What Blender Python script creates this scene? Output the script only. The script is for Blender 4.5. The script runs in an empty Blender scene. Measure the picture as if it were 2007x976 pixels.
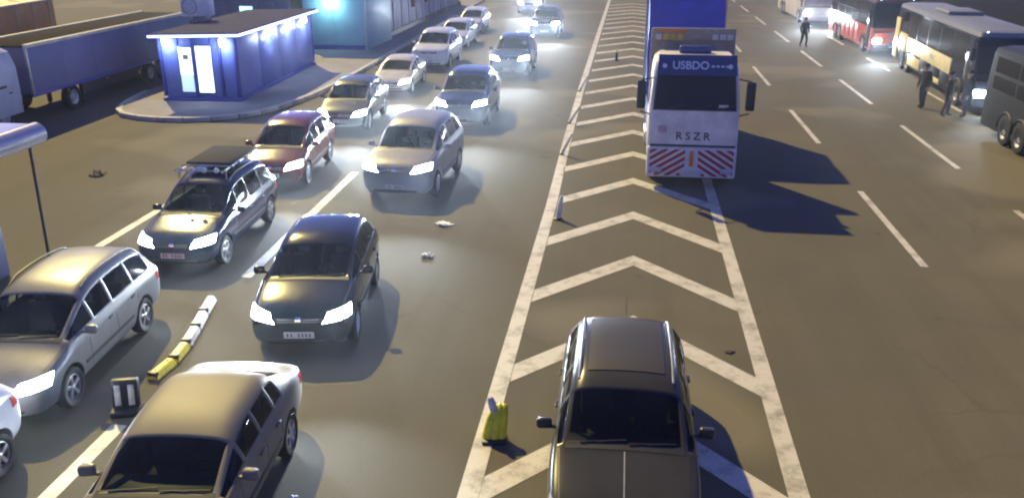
import bpy, bmesh, math, random
from mathutils import Vector, Matrix
from mathutils.bvhtree import BVHTree
R = math.radians
random.seed(7)
scn = bpy.context.scene
col = scn.collection

# ------------------------------------------------------------------ camera, sky, sun, exposure
PITCH, YAW = math.atan(633 / 1700), 0.12964
cam_d = bpy.data.cameras.new("camera")
cam = bpy.data.objects.new("camera", cam_d)
col.objects.link(cam)
cam.location = (0, 0, 7.0)
cam.rotation_euler = (math.pi / 2 - PITCH, 0, YAW)
cam_d.sensor_width = 36.0
cam_d.lens = 36.0 * 1700 / 2007
cam_d.clip_end = 3000
scn.camera = cam

SUN_TRAVEL = Vector((2.55, -3.7, -3.55)).normalized()      # direction the light travels
to_sun = -SUN_TRAVEL
world = bpy.data.worlds.new("World")
scn.world = world
world.use_nodes = True
wn = world.node_tree
bg = wn.nodes["Background"]
sky = wn.nodes.new("ShaderNodeTexSky")
sky.sky_type = 'NISHITA'
sky.sun_disc = False
sky.sun_elevation = math.asin(to_sun.z)
sky.sun_rotation = math.atan2(to_sun.x, to_sun.y)
tint = wn.nodes.new("ShaderNodeMix")
tint.data_type = 'RGBA'
tint.blend_type = 'MULTIPLY'
tint.inputs[0].default_value = 1.0
tint.inputs[7].default_value = (0.53, 0.48, 1.0, 1)
wn.links.new(sky.outputs[0], tint.inputs[6])
wn.links.new(tint.outputs[2], bg.inputs[0])
sky.air_density = 0.9
sky.dust_density = 0.0
sky.ozone_density = 3.0
bg.inputs[1].default_value = 0.072

sun_d = bpy.data.lights.new("sun", 'SUN')
sun = bpy.data.objects.new("sun", sun_d)
col.objects.link(sun)
sun_d.energy = 2.7
sun_d.angle = R(0.9)
sun_d.color = (1.0, 0.80, 0.28)
sun.rotation_euler = SUN_TRAVEL.to_track_quat('-Z', 'Y').to_euler()

scn.view_settings.view_transform = 'Standard'
scn.view_settings.look = 'None'
scn.view_settings.exposure = 1.2
scn.view_settings.gamma = 1.0
scn.cycles.filter_width = 2.2
scn.cycles.sample_clamp_indirect = 4.0
HEAD_W = 900.0          # watts of one headlamp beam

# ------------------------------------------------------------------ materials
MATS = {}


def pmat(name, colr, rough=0.5, metal=0.0, coat=0.0, emit=None, estr=0.0, noise=0.0, nscale=6.0, bump=0.0, spec=None, rnoise=0.0):
    if name in MATS:
        return MATS[name]
    m = bpy.data.materials.new(name)
    m.use_nodes = True
    nt = m.node_tree
    b = nt.nodes["Principled BSDF"]
    b.inputs["Base Color"].default_value = (*colr, 1)
    b.inputs["Roughness"].default_value = rough
    b.inputs["Metallic"].default_value = metal
    b.inputs["Coat Weight"].default_value = coat
    b.inputs["Coat Roughness"].default_value = 0.08
    if spec is not None:
        b.inputs["Specular IOR Level"].default_value = spec
    if emit:
        b.inputs["Emission Color"].default_value = (*emit, 1)
        b.inputs["Emission Strength"].default_value = estr
    if noise or bump or rnoise:
        tc = nt.nodes.new("ShaderNodeTexCoord")
        nz = nt.nodes.new("ShaderNodeTexNoise")
        nz.inputs["Scale"].default_value = nscale
        nz.inputs["Detail"].default_value = 6
        nz.inputs["Roughness"].default_value = 0.65
        nt.links.new(tc.outputs["Object"], nz.inputs["Vector"])
        if noise:
            rp = nt.nodes.new("ShaderNodeValToRGB")
            rp.color_ramp.elements[0].position = 0.3
            rp.color_ramp.elements[1].position = 0.7
            rp.color_ramp.elements[0].color = (*[c * (1 - noise) for c in colr], 1)
            rp.color_ramp.elements[1].color = (*[min(1, c * (1 + noise * 0.6)) for c in colr], 1)
            nt.links.new(nz.outputs[0], rp.inputs[0])
            nt.links.new(rp.outputs[0], b.inputs["Base Color"])
        if rnoise:
            mr = nt.nodes.new("ShaderNodeMapRange")
            mr.inputs[3].default_value = max(0.02, rough - rnoise)
            mr.inputs[4].default_value = rough + rnoise
            nt.links.new(nz.outputs[0], mr.inputs[0])
            nt.links.new(mr.outputs[0], b.inputs["Roughness"])
        if bump:
            bp = nt.nodes.new("ShaderNodeBump")
            bp.inputs["Strength"].default_value = bump
            bp.inputs["Distance"].default_value = 0.02
            nt.links.new(nz.outputs[0], bp.inputs["Height"])
            nt.links.new(bp.outputs[0], b.inputs["Normal"])
    MATS[name] = m
    return m


def paint(name, colr, metal=0.0, rough=0.2):
    return pmat("paint_" + name, colr, rough=rough, metal=metal, noise=0.15, nscale=2.5, rnoise=min(.06, rough * .3), spec=.45)


def ground_mat(name, base, dark, scale_big, rough, kind):
    m = bpy.data.materials.new(name)
    m.use_nodes = True
    nt = m.node_tree
    L = nt.links.new
    b = nt.nodes["Principled BSDF"]
    tc = nt.nodes.new("ShaderNodeTexCoord")

    def noise(scale, det, vec=None):
        n = nt.nodes.new("ShaderNodeTexNoise")
        n.inputs["Scale"].default_value = scale
        n.inputs["Detail"].default_value = det
        n.inputs["Roughness"].default_value = 0.6
        L(vec or tc.outputs["Object"], n.inputs["Vector"])
        return n

    def mix(f, a, c, blend='MIX', fac=None):
        x = nt.nodes.new("ShaderNodeMix")
        x.data_type = 'RGBA'
        x.blend_type = blend
        if fac is not None:
            x.inputs[0].default_value = fac
        else:
            L(f, x.inputs[0])
        for s, v in ((6, a), (7, c)):
            if isinstance(v, tuple):
                x.inputs[s].default_value = (*v, 1)
            else:
                L(v, x.inputs[s])
        return x.outputs[2]

    def ramp(src, p0, p1):
        r = nt.nodes.new("ShaderNodeMapRange")
        r.inputs[1].default_value = p0
        r.inputs[2].default_value = p1
        L(src, r.inputs[0])
        return r.outputs[0]
    big = noise(scale_big, 4)
    c = mix(ramp(big.outputs[0], .35, .68), dark, base)
    if kind == 'asphalt':
        mp = nt.nodes.new("ShaderNodeMapping")             # tyre-polished tracks and drips run along the lanes
        mp.inputs["Scale"].default_value = (1.1, 0.05, 1)
        L(tc.outputs["Object"], mp.inputs[0])
        st = noise(1.0, 3, mp.outputs[0])
        c = mix(ramp(st.outputs[0], .5, .75), c, tuple(x * .78 for x in base))
        oil = noise(0.9, 5)
        c = mix(ramp(oil.outputs[0], .66, .78), c, tuple(x * .42 for x in base))
        wv = noise(1.3, 3)
        vm = nt.nodes.new("ShaderNodeVectorMath")
        vm.operation = 'MULTIPLY_ADD'
        L(wv.outputs[1], vm.inputs[0])
        vm.inputs[1].default_value = (.9, .9, 0)
        L(tc.outputs["Object"], vm.inputs[2])
        vo = nt.nodes.new("ShaderNodeTexVoronoi")
        vo.feature = 'DISTANCE_TO_EDGE'
        vo.inputs["Scale"].default_value = .22
        L(vm.outputs[0], vo.inputs["Vector"])
        crk = ramp(vo.outputs["Distance"], .008, .0)
        gate = ramp(noise(.25, 2).outputs[0], .47, .6)
        mu = nt.nodes.new("ShaderNodeMath")
        mu.operation = 'MULTIPLY'
        L(crk, mu.inputs[0])
        L(gate, mu.inputs[1])
        c = mix(mu.outputs[0], c, tuple(x * .78 for x in base))
        patch = noise(0.12, 2)
        c = mix(ramp(patch.outputs[0], .54, .60), c, tuple(x * 1.22 for x in base))
    fine = noise(55, 3)
    c = mix(None, c, mix(ramp(fine.outputs[0], .3, .7), (.72, .72, .72), (1.2, 1.2, 1.2)), 'MULTIPLY', 1.0)
    L(c, b.inputs["Base Color"])
    rr = nt.nodes.new("ShaderNodeMapRange")
    rr.inputs[3].default_value = rough - .1
    rr.inputs[4].default_value = rough + .12
    L(big.outputs[0], rr.inputs[0])
    L(rr.outputs[0], b.inputs["Roughness"])
    b.inputs["Specular IOR Level"].default_value = .05
    bp = nt.nodes.new("ShaderNodeBump")
    bp.inputs["Strength"].default_value = 0.25
    bp.inputs["Distance"].default_value = 0.006
    L(fine.outputs[0], bp.inputs["Height"])
    L(bp.outputs[0], b.inputs["Normal"])
    return m


def marking_mat():
    m = bpy.data.materials.new("road_paint")
    m.use_nodes = True
    nt = m.node_tree
    L = nt.links.new
    b = nt.nodes["Principled BSDF"]
    tc = nt.nodes.new("ShaderNodeTexCoord")
    n1 = nt.nodes.new("ShaderNodeTexNoise")
    n1.inputs["Scale"].default_value = 2.2
    n1.inputs["Detail"].default_value = 8
    n1.inputs["Roughness"].default_value = 0.75
    L(tc.outputs["Object"], n1.inputs["Vector"])
    r = nt.nodes.new("ShaderNodeValToRGB")
    r.color_ramp.elements[0].position = 0.36
    r.color_ramp.elements[0].color = (.24, .215, .17, 1)
    r.color_ramp.elements[1].position = 0.52
    r.color_ramp.elements[1].color = (.50, .46, .40, 1)
    L(n1.outputs[0], r.inputs[0])
    L(r.outputs[0], b.inputs["Base Color"])
    b.inputs["Roughness"].default_value = 0.6
    return m


def glass_mat(name, tintc, see):
    m = bpy.data.materials.new(name)
    m.use_nodes = True
    nt = m.node_tree
    L = nt.links.new
    out = nt.nodes["Material Output"]
    b = nt.nodes["Principled BSDF"]
    b.inputs["Base Color"].default_value = (*tintc, 1)
    b.inputs["Roughness"].default_value = 0.06
    b.inputs["Specular IOR Level"].default_value = .3
    tr = nt.nodes.new("ShaderNodeBsdfTransparent")
    tr.inputs[0].default_value = (.55, .6, .62, 1)
    mx = nt.nodes.new("ShaderNodeMixShader")
    mx.inputs[0].default_value = see
    L(b.outputs[0], mx.inputs[1])
    L(tr.outputs[0], mx.inputs[2])
    L(mx.outputs[0], out.inputs[0])
    return m


M_ROAD = ground_mat("asphalt", (.136, .121, .091), (.108, .098, .076), .18, .78, 'asphalt')
M_VERGE = ground_mat("unlit_verge", (.022, .022, .02), (.012, .013, .012), .2, .9, 'soil')  # near-black base stands in for ground the floodlights don't reach
M_ISLAND = ground_mat("island_concrete", (.30, .27, .25), (.22, .20, .19), .5, .75, 'concrete')
M_KERB = pmat("kerb_stone", (.42, .39, .35), .75, noise=.3, nscale=3, bump=.2)
M_MARK = marking_mat()
M_GLASS = glass_mat("car_glass", (.010, .012, .018), .6)
M_GLASSD = pmat("dark_glass", (.008, .009, .016), .12, spec=.18)
M_RUB = pmat("tyre_rubber", (.016, .016, .017), .75, noise=.3, nscale=12)
M_RIM = pmat("alloy_rim", (.55, .55, .57), .3, metal=.85, noise=.2, nscale=8)
M_STEELRIM = pmat("painted_rim", (.35, .35, .36), .45, metal=.4, noise=.25, nscale=8)
M_BLACK = pmat("black_plastic", (.018, .018, .02), .5, noise=.25, nscale=9)
M_SEAT = pmat("seat_cloth", (.12, .11, .11), .9)
M_CHROME = pmat("chrome", (.7, .7, .72), .12, metal=1.0)
M_PLATE = pmat("plate_white", (.55, .53, .52), .4, noise=.25, nscale=14)
M_PLATER = pmat("plate_pink", (.52, .33, .34), .4, noise=.25, nscale=14)
M_INK = pmat("plate_ink", (.03, .03, .04), .5)
M_LAMP = pmat("headlamp_lit", (.8, .85, .9), .2, emit=(.70, .86, 1.0), estr=90)
M_LAMPW = pmat("headlamp_lit_warm", (.9, .85, .75), .2, emit=(1.0, .92, .75), estr=50)
M_LAMPOFF = pmat("headlamp_off", (.42, .43, .45), .12, coat=.5)
M_TAIL = pmat("tail_lamp", (.55, .02, .02), .2, coat=.6)
M_ORANGE = pmat("orange_lens", (.8, .25, .03), .25)
M_GALV = pmat("galvanised", (.35, .35, .36), .45, metal=.6, noise=.25, nscale=5)


# ------------------------------------------------------------------ helpers
def tag(o, label=None, cat=None, group=None, kind=None):
    if label:
        o["label"] = label
    if cat:
        o["category"] = cat
    if group:
        o["group"] = group
    if kind:
        o["kind"] = kind
    return o


def empty(name, loc=(0, 0, 0), rz=0.0, label=None, cat=None, group=None):
    o = bpy.data.objects.new(name, None)
    o.empty_display_size = 0.2
    col.objects.link(o)
    o.location = loc
    o.rotation_euler = (0, 0, rz)
    return tag(o, label, cat, group)


def link(name, me, parent=None, loc=None, rot=None):
    o = bpy.data.objects.new(name, me)
    col.objects.link(o)
    if parent:
        o.parent = parent
    if loc is not None:
        o.location = loc
    if rot is not None:
        o.rotation_euler = rot
    return o


def smooth(me, ang=35):
    for p in me.polygons:
        p.use_smooth = True
    me.set_sharp_from_angle(angle=R(ang))


class B:
    def __init__(s):
        s.bm = bmesh.new()
        s.mi = 0

    def _tag(s, n0):
        s.bm.faces.ensure_lookup_table()
        for f in s.bm.faces[n0:]:
            f.material_index = s.mi

    def box(s, c, size, bev=0.0, rot=None, seg=2):
        t = bmesh.new()
        bmesh.ops.create_cube(t, size=1)
        bmesh.ops.scale(t, vec=size, verts=t.verts)
        if bev > 0:
            bmesh.ops.bevel(t, geom=t.edges[:], offset=bev, segments=seg, affect='EDGES', profile=.5)
        if rot is not None:
            bmesh.ops.rotate(t, cent=(0, 0, 0), matrix=rot, verts=t.verts)
        bmesh.ops.translate(t, vec=c, verts=t.verts)
        s.merge(t)
        return s

    def merge(s, t):
        n0 = len(s.bm.faces)
        mp = {}
        for v in t.verts:
            mp[v] = s.bm.verts.new(v.co)
        for f in t.faces:
            try:
                s.bm.faces.new([mp[v] for v in f.verts])
            except ValueError:
                pass
        t.free()
        s._tag(n0)

    def ring(s, c, u, v, ru, rv, n):
        return [s.bm.verts.new(Vector(c) + u * (ru * math.cos(2 * math.pi * k / n)) + v * (rv * math.sin(2 * math.pi * k / n))) for k in range(n)]

    def tube(s, pts, r, n=8, cap=True):
        n0 = len(s.bm.faces)
        pts = [Vector(p) for p in pts]
        rs = r if isinstance(r, (list, tuple)) else [r] * len(pts)
        prev = None
        u = None
        for i, p in enumerate(pts):
            d = (pts[min(i + 1, len(pts) - 1)] - pts[max(i - 1, 0)]).normalized()
            if u is None:
                u = d.orthogonal().normalized()
            else:
                u = (u - d * u.dot(d)).normalized()
            w = d.cross(u)
            rg = s.ring(p, u, w, rs[i], rs[i], n)
            if prev:
                for k in range(n):
                    s.bm.faces.new((prev[k], prev[(k + 1) % n], rg[(k + 1) % n], rg[k]))
            elif cap:
                s.bm.faces.new(rg[::-1])
            prev = rg
        if cap:
            s.bm.faces.new(prev)
        s._tag(n0)
        return s

    def lathe(s, prof, c=(0, 0, 0), axis='Z', n=20):
        """prof: (radius, height) pairs"""
        n0 = len(s.bm.faces)
        ax = {'X': (Vector((0, 1, 0)), Vector((0, 0, 1)), Vector((1, 0, 0))), 'Y': (Vector((0, 0, 1)), Vector((1, 0, 0)), Vector((0, 1, 0))), 'Z': (Vector((1, 0, 0)), Vector((0, 1, 0)), Vector((0, 0, 1)))}[axis]
        prev = None
        for (r, h) in prof:
            rg = s.ring(Vector(c) + ax[2] * h, ax[0], ax[1], max(r, 1e-4), max(r, 1e-4), n)
            if prev:
                for k in range(n):
                    s.bm.faces.new((prev[k], prev[(k + 1) % n], rg[(k + 1) % n], rg[k]))
            prev = rg
        s._tag(n0)
        return s

    def prism(s, poly, z0, z1):
        """poly: list of (x,y) ccw, extruded in z"""
        n0 = len(s.bm.faces)
        a = [s.bm.verts.new((x, y, z0)) for x, y in poly]
        b = [s.bm.verts.new((x, y, z1)) for x, y in poly]
        n = len(poly)
        s.bm.faces.new(a[::-1])
        s.bm.faces.new(b)
        for k in range(n):
            s.bm.faces.new((a[k], a[(k + 1) % n], b[(k + 1) % n], b[k]))
        s._tag(n0)
        return s

    def hull8(s, pts):
        """8 points: bottom quad ccw then top quad ccw"""
        n0 = len(s.bm.faces)
        v = [s.bm.verts.new(p) for p in pts]
        for q in ((3, 2, 1, 0), (4, 5, 6, 7), (0, 1, 5, 4), (1, 2, 6, 5), (2, 3, 7, 6), (3, 0, 4, 7)):
            s.bm.faces.new([v[i] for i in q])
        s._tag(n0)
        return s

    def quad(s, pts):
        n0 = len(s.bm.faces)
        s.bm.faces.new([s.bm.verts.new(p) for p in pts])
        s._tag(n0)
        return s

    def mesh(s, name, mats, ang=35):
        me = bpy.data.meshes.new(name)
        bmesh.ops.recalc_face_normals(s.bm, faces=s.bm.faces[:])
        s.bm.to_mesh(me)
        s.bm.free()
        for m in (mats if isinstance(mats, (list, tuple)) else [mats]):
            me.materials.append(m)
        smooth(me, ang)
        return me

    def build(s, name, mats, parent=None, loc=None, rot=None, ang=35):
        return link(name, s.mesh(name, mats, ang), parent, loc, rot)


def text_mesh(name, body, size, mat, parent, loc, rot, depth=0.004, bold=0.0):
    cu = bpy.data.curves.new(name, 'FONT')
    cu.body = body
    cu.size = size
    cu.extrude = depth
    cu.offset = bold
    cu.align_x = 'CENTER'
    cu.align_y = 'CENTER'
    t = bpy.data.objects.new(name, cu)
    col.objects.link(t)
    dg = bpy.context.evaluated_depsgraph_get()
    me = bpy.data.meshes.new_from_object(t.evaluated_get(dg))
    bpy.data.objects.remove(t)
    bpy.data.curves.remove(cu)
    me.materials.clear()
    me.materials.append(mat)
    return link(name, me, parent, loc, rot)


# ------------------------------------------------------------------ ground, road, markings
g = B()
g.quad([(-900, -200, -.012), (900, -200, -.012), (900, 1500, -.012), (-900, 1500, -.012)])
tag(g.build("ground", M_VERGE), kind="structure")
g = B()
g.quad([(-75, -6, 0), (17.6, -6, 0), (17.6, 210, 0), (-75, 210, 0)])
road = tag(g.build("road", M_ROAD), kind="structure")


def sheet(name, quads, z=.004):
    s = B()
    for q in quads:
        s.quad([(x, y, z) for x, y in q])
    return s.build(name, M_MARK, road)


def stripe(name, pts, w):
    """flat polyline of width w along +y"""
    q = []
    for (x0, y0), (x1, y1) in zip(pts, pts[1:]):
        q.append([(x0 - w / 2, y0), (x0 + w / 2, y0), (x1 + w / 2, y1), (x1 - w / 2, y1)])
    return sheet(name, q)


stripe("edge_line", [(-1.80, 5), (-1.82, 22), (-1.93, 30), (-2.0, 40), (-2.0, 60), (-1.95, 100)], .28)
stripe("edge_line", [(2.50, 5), (2.50, 60), (2.5, 100)], .28)
XC, XL, XR = 0.35, -1.66, 2.36
for k in range(-3, 22):
    ya = 18.30 + 3.25 * k                                 # apex of the bar, its lower edge
    th = .62
    dl, dr = 2.25 + .0 * k, 2.2
    xl = XL - (.1 if ya > 28 else 0)
    q = [[(xl, ya - dl - .35), (XC, ya - .35), (XC, ya - .35 + th), (xl, ya - dl - .35 + th)],
         [(XC, ya - .35), (XR, ya - dr - .35), (XR, ya - dr - .35 + th), (XC, ya - .35 + th)]]
    sheet("chevron_bar", q)
for k in range(-1, 9):
    stripe("lane_dash", [(6.68, 18.7 + 11.6 * k), (6.68, 18.7 + 11.6 * k + 5.8)], .17)
for k in range(-1, 8):
    y0 = 27.4 + 10.4 * k
    stripe("lane_dash", [(10.27, y0), (10.3, y0 + 6.2)], .17)
for y0 in (26.6, 36.6, 47.0, 57.5, 68):
    stripe("lane_dash", [(13.42, y0), (13.44, y0 + 4.8)], .17)
stripe("lane_dash", [(-7.2, 4.6), (-7.28, 10.4)], .24)
stripe("lane_dash", [(-7.82, 16.2), (-8.0, 24.6)], .24)
stripe("lane_dash", [(-7.95, 34), (-7.95, 42)], .24)
stripe("lane_dash", [(-12.0, 12.6), (-12.02, 22.6)], .22)

# ------------------------------------------------------------------ car builder
STY = {
    'hatch': dict(L=4.03, W=1.80, H=1.57, nose=.72, hood0=.90, hood1=1.04, cowl=1.04, wt=1.88, bp=2.35, cp=3.2, rr=3.62, rb=3.93, belt0=.99, belt1=1.06, deck=1.06, fa=.80, ra=3.32, wr=.31),
    'wagon': dict(L=4.45, W=1.74, H=1.66, nose=.68, hood0=.86, hood1=1.01, cowl=1.10, wt=1.85, bp=2.45, cp=3.35, rr=4.15, rb=4.38, belt0=.95, belt1=1.0, deck=1.0, fa=.80, ra=3.70, wr=.32),
    'mpv': dict(L=4.35, W=1.78, H=1.62, nose=.66, hood0=.84, hood1=1.02, cowl=.95, wt=1.85, bp=2.4, cp=3.25, rr=4.05, rb=4.28, belt0=.97, belt1=1.03, deck=1.03, fa=.82, ra=3.46, wr=.32),
    'sedan': dict(L=4.50, W=1.76, H=1.43, nose=.58, hood0=.74, hood1=.93, cowl=1.18, wt=1.95, bp=2.5, cp=3.15, rr=3.40, rb=3.98, belt0=.91, belt1=.96, deck=1.0, fa=.85, ra=3.52, wr=.31),
    'suv': dict(L=4.50, W=2.0, H=1.86, nose=.90, hood0=1.08, hood1=1.18, cowl=1.15, wt=1.90, bp=2.45, cp=3.35, rr=4.10, rb=4.38, belt0=1.15, belt1=1.20, deck=1.20, fa=.88, ra=3.55, wr=.36),
    'cross': dict(L=4.55, W=1.84, H=1.58, nose=.66, hood0=.84, hood1=1.0, cowl=1.12, wt=1.90, bp=2.5, cp=3.4, rr=4.12, rb=4.46, belt0=.98, belt1=1.06, deck=1.06, fa=.86, ra=3.58, wr=.34),
}
SHELL = {}


def car_shell(sty):
    if sty in SHELL:
        return SHELL[sty]
    P = STY[sty]
    L, W, H = P['L'], P['W'] / 2, P['H']
    hatch = sty != 'sedan'

    def belt(y):
        t = min(1, max(0, (y - P['cowl']) / (P['rb'] - P['cowl'])))
        return P['belt0'] + (P['belt1'] - P['belt0']) * t
    S = []           # stations: y, halfwidth, sill z, list of (x,z) for upper columns c4..c8

    def low(w, zs, zt):
        return [(0, zs), (w * .72, zs), (w * .955, zs + .07), (w * 1.0, zs + (zt - zs) * .45)]

    def plain(y, w, zs, zt, flat=.0):
        S.append((y, low(w, zs, zt) + [(w * .995, zt - .13), (w * .93, zt - .035), (w * .80, zt - .005), (w * .45, zt + .015), (0, zt + .025)]))

    def cabin(y, zt, w=W, wr=.765):
        b = belt(y)
        S.append((y, low(w, .20, b) + [(w * .99, b - .13), (w * .945, b), (w * wr, zt - .055), (w * wr * .72, zt - .004), (0, zt + .018)]))
    plain(0.0, W * .80, .30, P['nose'])
    plain(.06, W * .90, .24, P['nose'] + .06)
    plain(.28, W * .965, .20, P['hood0'])
    plain(P['fa'], W * 1.0, .20, (P['hood0'] + P['hood1']) / 2 + .025)
    zc = P['hood1']
    S.append((P['cowl'], low(W, .20, zc) + [(W * .995, zc - .15), (W * .955, zc - .03), (W * .86, zc + .012), (W * .45, zc + .02), (0, zc + .03)]))
    i_c = len(S) - 1
    cabin(P['wt'], H - .05)
    cabin(P['bp'], H)
    cabin(P['cp'], H - .01)
    cabin(P['rr'], H - (.10 if hatch else .06), W * .995, .735)
    zd = P['deck']
    if hatch:
        S.append((P['rb'], low(W * .95, .24, zd) + [(W * .95, zd - .13), (W * .90, zd - .01), (W * .74, zd + .03), (W * .45, zd + .03), (0, zd + .035)]))
        plain(L - .03, W * .90, .27, zd - .10)
        plain(L, W * .82, .32, zd - .22)
    else:
        S.append((P['rb'], low(W * .985, .22, zd) + [(W * .985, zd - .14), (W * .93, zd - .035), (W * .78, zd + .0), (W * .45, zd + .015), (0, zd + .02)]))
        plain(L - .10, W * .92, .25, zd - .02)
        plain(L, W * .84, .30, zd - .14)
    bm = bmesh.new()
    cr = bm.edges.layers.float.new('crease_edge')
    cv = bm.verts.layers.float.new('crease_vert')
    NC = 9
    rows = []
    for (y, c) in S:
        row = []
        for j in range(NC):                               # right side (x>0) bottom centre -> top centre
            row.append(bm.verts.new((c[j][0], y - L / 2, c[j][1])))
        for j in range(NC - 2, 0, -1):
            row.append(bm.verts.new((-c[j][0], y - L / 2, c[j][1])))
        rows.append(row)
    n = len(rows[0])
    fid = {}
    for i in range(len(rows) - 1):
        for j in range(n):
            f = bm.faces.new((rows[i][j], rows[i][(j + 1) % n], rows[i + 1][(j + 1) % n], rows[i + 1][j]))
            fid[(i, j)] = f
    for row, flip in ((rows[0], 1), (rows[-1], 0)):
        for k in range(NC - 1):
            a, b = row[k], row[k + 1]
            a2, b2 = row[(n - k) % n], row[n - k - 1]
            vs = []
            for v in (a, b, b2, a2):
                if v not in vs:
                    vs.append(v)
            bm.faces.new(vs[::-1] if flip else vs)
    bmesh.ops.recalc_face_normals(bm, faces=bm.faces[:])

    for i in range(len(rows) - 1):
        for j in (4, 5, n - 4, n - 5):
            e = bm.edges.get((rows[i][j], rows[i + 1][j]))
            if e:
                e[cr] = .38
    for j in range(5, n - 5):
        e = bm.edges.get((rows[i_c][j], rows[i_c][j + 1]))
        if e:
            e[cr] = .5

    th_of = {}

    def pane(faces, idx, th):
        th_of[idx] = th
        for f in faces:
            f.material_index = idx
    # columns: right 5-6 is j=5 ; left mirrored j = n-6
    ws = [fid[(i_c, j)] for j in (6, 7, n - 8, n - 7)]
    rw = [fid[(i_c + 4, j)] for j in (6, 7, n - 8, n - 7)]
    pane(ws, 2, .05)
    pane(rw, 3, .05)
    idx = 4
    names = {2: 'windshield', 3: 'rear_window'}
    for j in (5, n - 6):
        for k in range(4):
            if not hatch and k == 3:
                pass
            f = fid[(i_c + k, j)]
            pane([f], idx, .042)
            names[idx] = 'side_window'
            idx += 1
    me = bpy.data.meshes.new("shell")
    bm.to_mesh(me)
    bm.free()
    for k in range(idx):
        me.materials.append(None)
    o = bpy.data.objects.new("shell_tmp", me)
    col.objects.link(o)
    sm = o.modifiers.new("s", 'SUBSURF')
    sm.levels = sm.render_levels = 2
    dg = bpy.context.evaluated_depsgraph_get()
    sme = bpy.data.meshes.new_from_object(o.evaluated_get(dg))
    bpy.data.objects.remove(o)
    bm = bmesh.new()
    bm.from_mesh(sme)
    for k, th in th_of.items():                            # panes: a frame lip, then the glass set in
        fs = [f for f in bm.faces if f.material_index == k]
        for f in fs:
            f.material_index = 0
        bmesh.ops.inset_region(bm, faces=fs, thickness=th * .6, depth=0, use_even_offset=True)
        r = bmesh.ops.inset_region(bm, faces=fs, thickness=th * .4, depth=-.012, use_even_offset=True)
        for f in r['faces']:
            f.material_index = 1
        for f in fs:
            f.material_index = k
    me = bpy.data.meshes.new("shell2")
    bm.to_mesh(me)
    bm.free()
    for k in range(idx):
        me.materials.append(None)
    o = bpy.data.objects.new("shell_tmp", me)
    col.objects.link(o)
    wr = P['wr']
    cut = B()
    for ax in (P['fa'], P['ra']):
        for sx in (-1, 1):
            t = bmesh.new()
            bmesh.ops.create_cone(t, cap_ends=True, segments=28, radius1=wr + .055, radius2=wr + .055, depth=.5)
            bmesh.ops.rotate(t, cent=(0, 0, 0), matrix=Matrix.Rotation(math.pi / 2, 3, 'Y'), verts=t.verts)
            bmesh.ops.translate(t, vec=(sx * (W + .02), ax - L / 2, wr + .015), verts=t.verts)
            cut.merge(t)
    for f in cut.bm.faces:
        f.material_index = 1
    cme = bpy.data.meshes.new("cut")
    bmesh.ops.recalc_face_normals(cut.bm, faces=cut.bm.faces[:])
    cut.bm.to_mesh(cme)
    cut.bm.free()
    for k in range(idx):
        cme.materials.append(None)
    co = bpy.data.objects.new("cut_tmp", cme)
    col.objects.link(co)
    bo = o.modifiers.new("b", 'BOOLEAN')
    bo.operation = 'DIFFERENCE'
    bo.object = co
    bo.solver = 'EXACT'
    bo.material_mode = 'INDEX'
    dg = bpy.context.evaluated_depsgraph_get()
    full = bpy.data.meshes.new_from_object(o.evaluated_get(dg))
    bpy.data.objects.remove(o)
    bpy.data.objects.remove(co)
    tree = BVHTree.FromPolygons([v.co[:] for v in full.vertices], [p.vertices[:] for p in full.polygons])
    parts = []
    for key in [0] + list(range(2, idx)):
        want = (0, 1) if key == 0 else (key,)
        polys = [p for p in full.polygons if p.material_index in want]
        if not polys:
            continue
        mp, vs, fs, mi = {}, [], [], []
        for p in polys:
            ff = []
            for v in p.vertices:
                if v not in mp:
                    mp[v] = len(vs)
                    vs.append(full.vertices[v].co[:])
                ff.append(mp[v])
            fs.append(ff)
            mi.append(p.material_index if key == 0 else 0)
        m = bpy.data.meshes.new(names.get(key, 'body'))
        m.from_pydata(vs, [], fs)
        for p, k in zip(m.polygons, mi):
            p.material_index = k
        parts.append((names.get(key, 'body'), m))
    SHELL[sty] = (parts, tree, P)
    return SHELL[sty]


def patch(tree, corners, d, off=.004, nu=6, nv=4, skirt=.03):
    """mesh grid on the shell: corners a,b,c,e (3-D, outside the surface) cast along d"""
    d = Vector(d).normalized()
    s = B()
    grid = []
    a, b, c, e = [Vector(p) for p in corners]
    for i in range(nu + 1):
        r = []
        for j in range(nv + 1):
            u, v = i / nu, j / nv
            p = (a * (1 - u) + b * u) * (1 - v) + (e * (1 - u) + c * u) * v
            h = tree.ray_cast(p - d * .8, d)
            q = h[0] + (h[1] if h[1].dot(d) < 0 else -h[1]) * off if h[0] is not None else p
            r.append(s.bm.verts.new(q))
        grid.append(r)
    for i in range(nu):
        for j in range(nv):
            s.bm.faces.new((grid[i][j], grid[i + 1][j], grid[i + 1][j + 1], grid[i][j + 1]))
    edge = [grid[i][0] for i in range(nu)] + [grid[nu][j] for j in range(nv)] + [grid[i][nv] for i in range(nu, 0, -1)] + [grid[0][j] for j in range(nv, 0, -1)]
    low = [s.bm.verts.new(v.co + d * skirt) for v in edge]
    for k in range(len(edge)):
        k2 = (k + 1) % len(edge)
        s.bm.faces.new((edge[k], edge[k2], low[k2], low[k]))
    return s


WHEEL = {}


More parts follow.
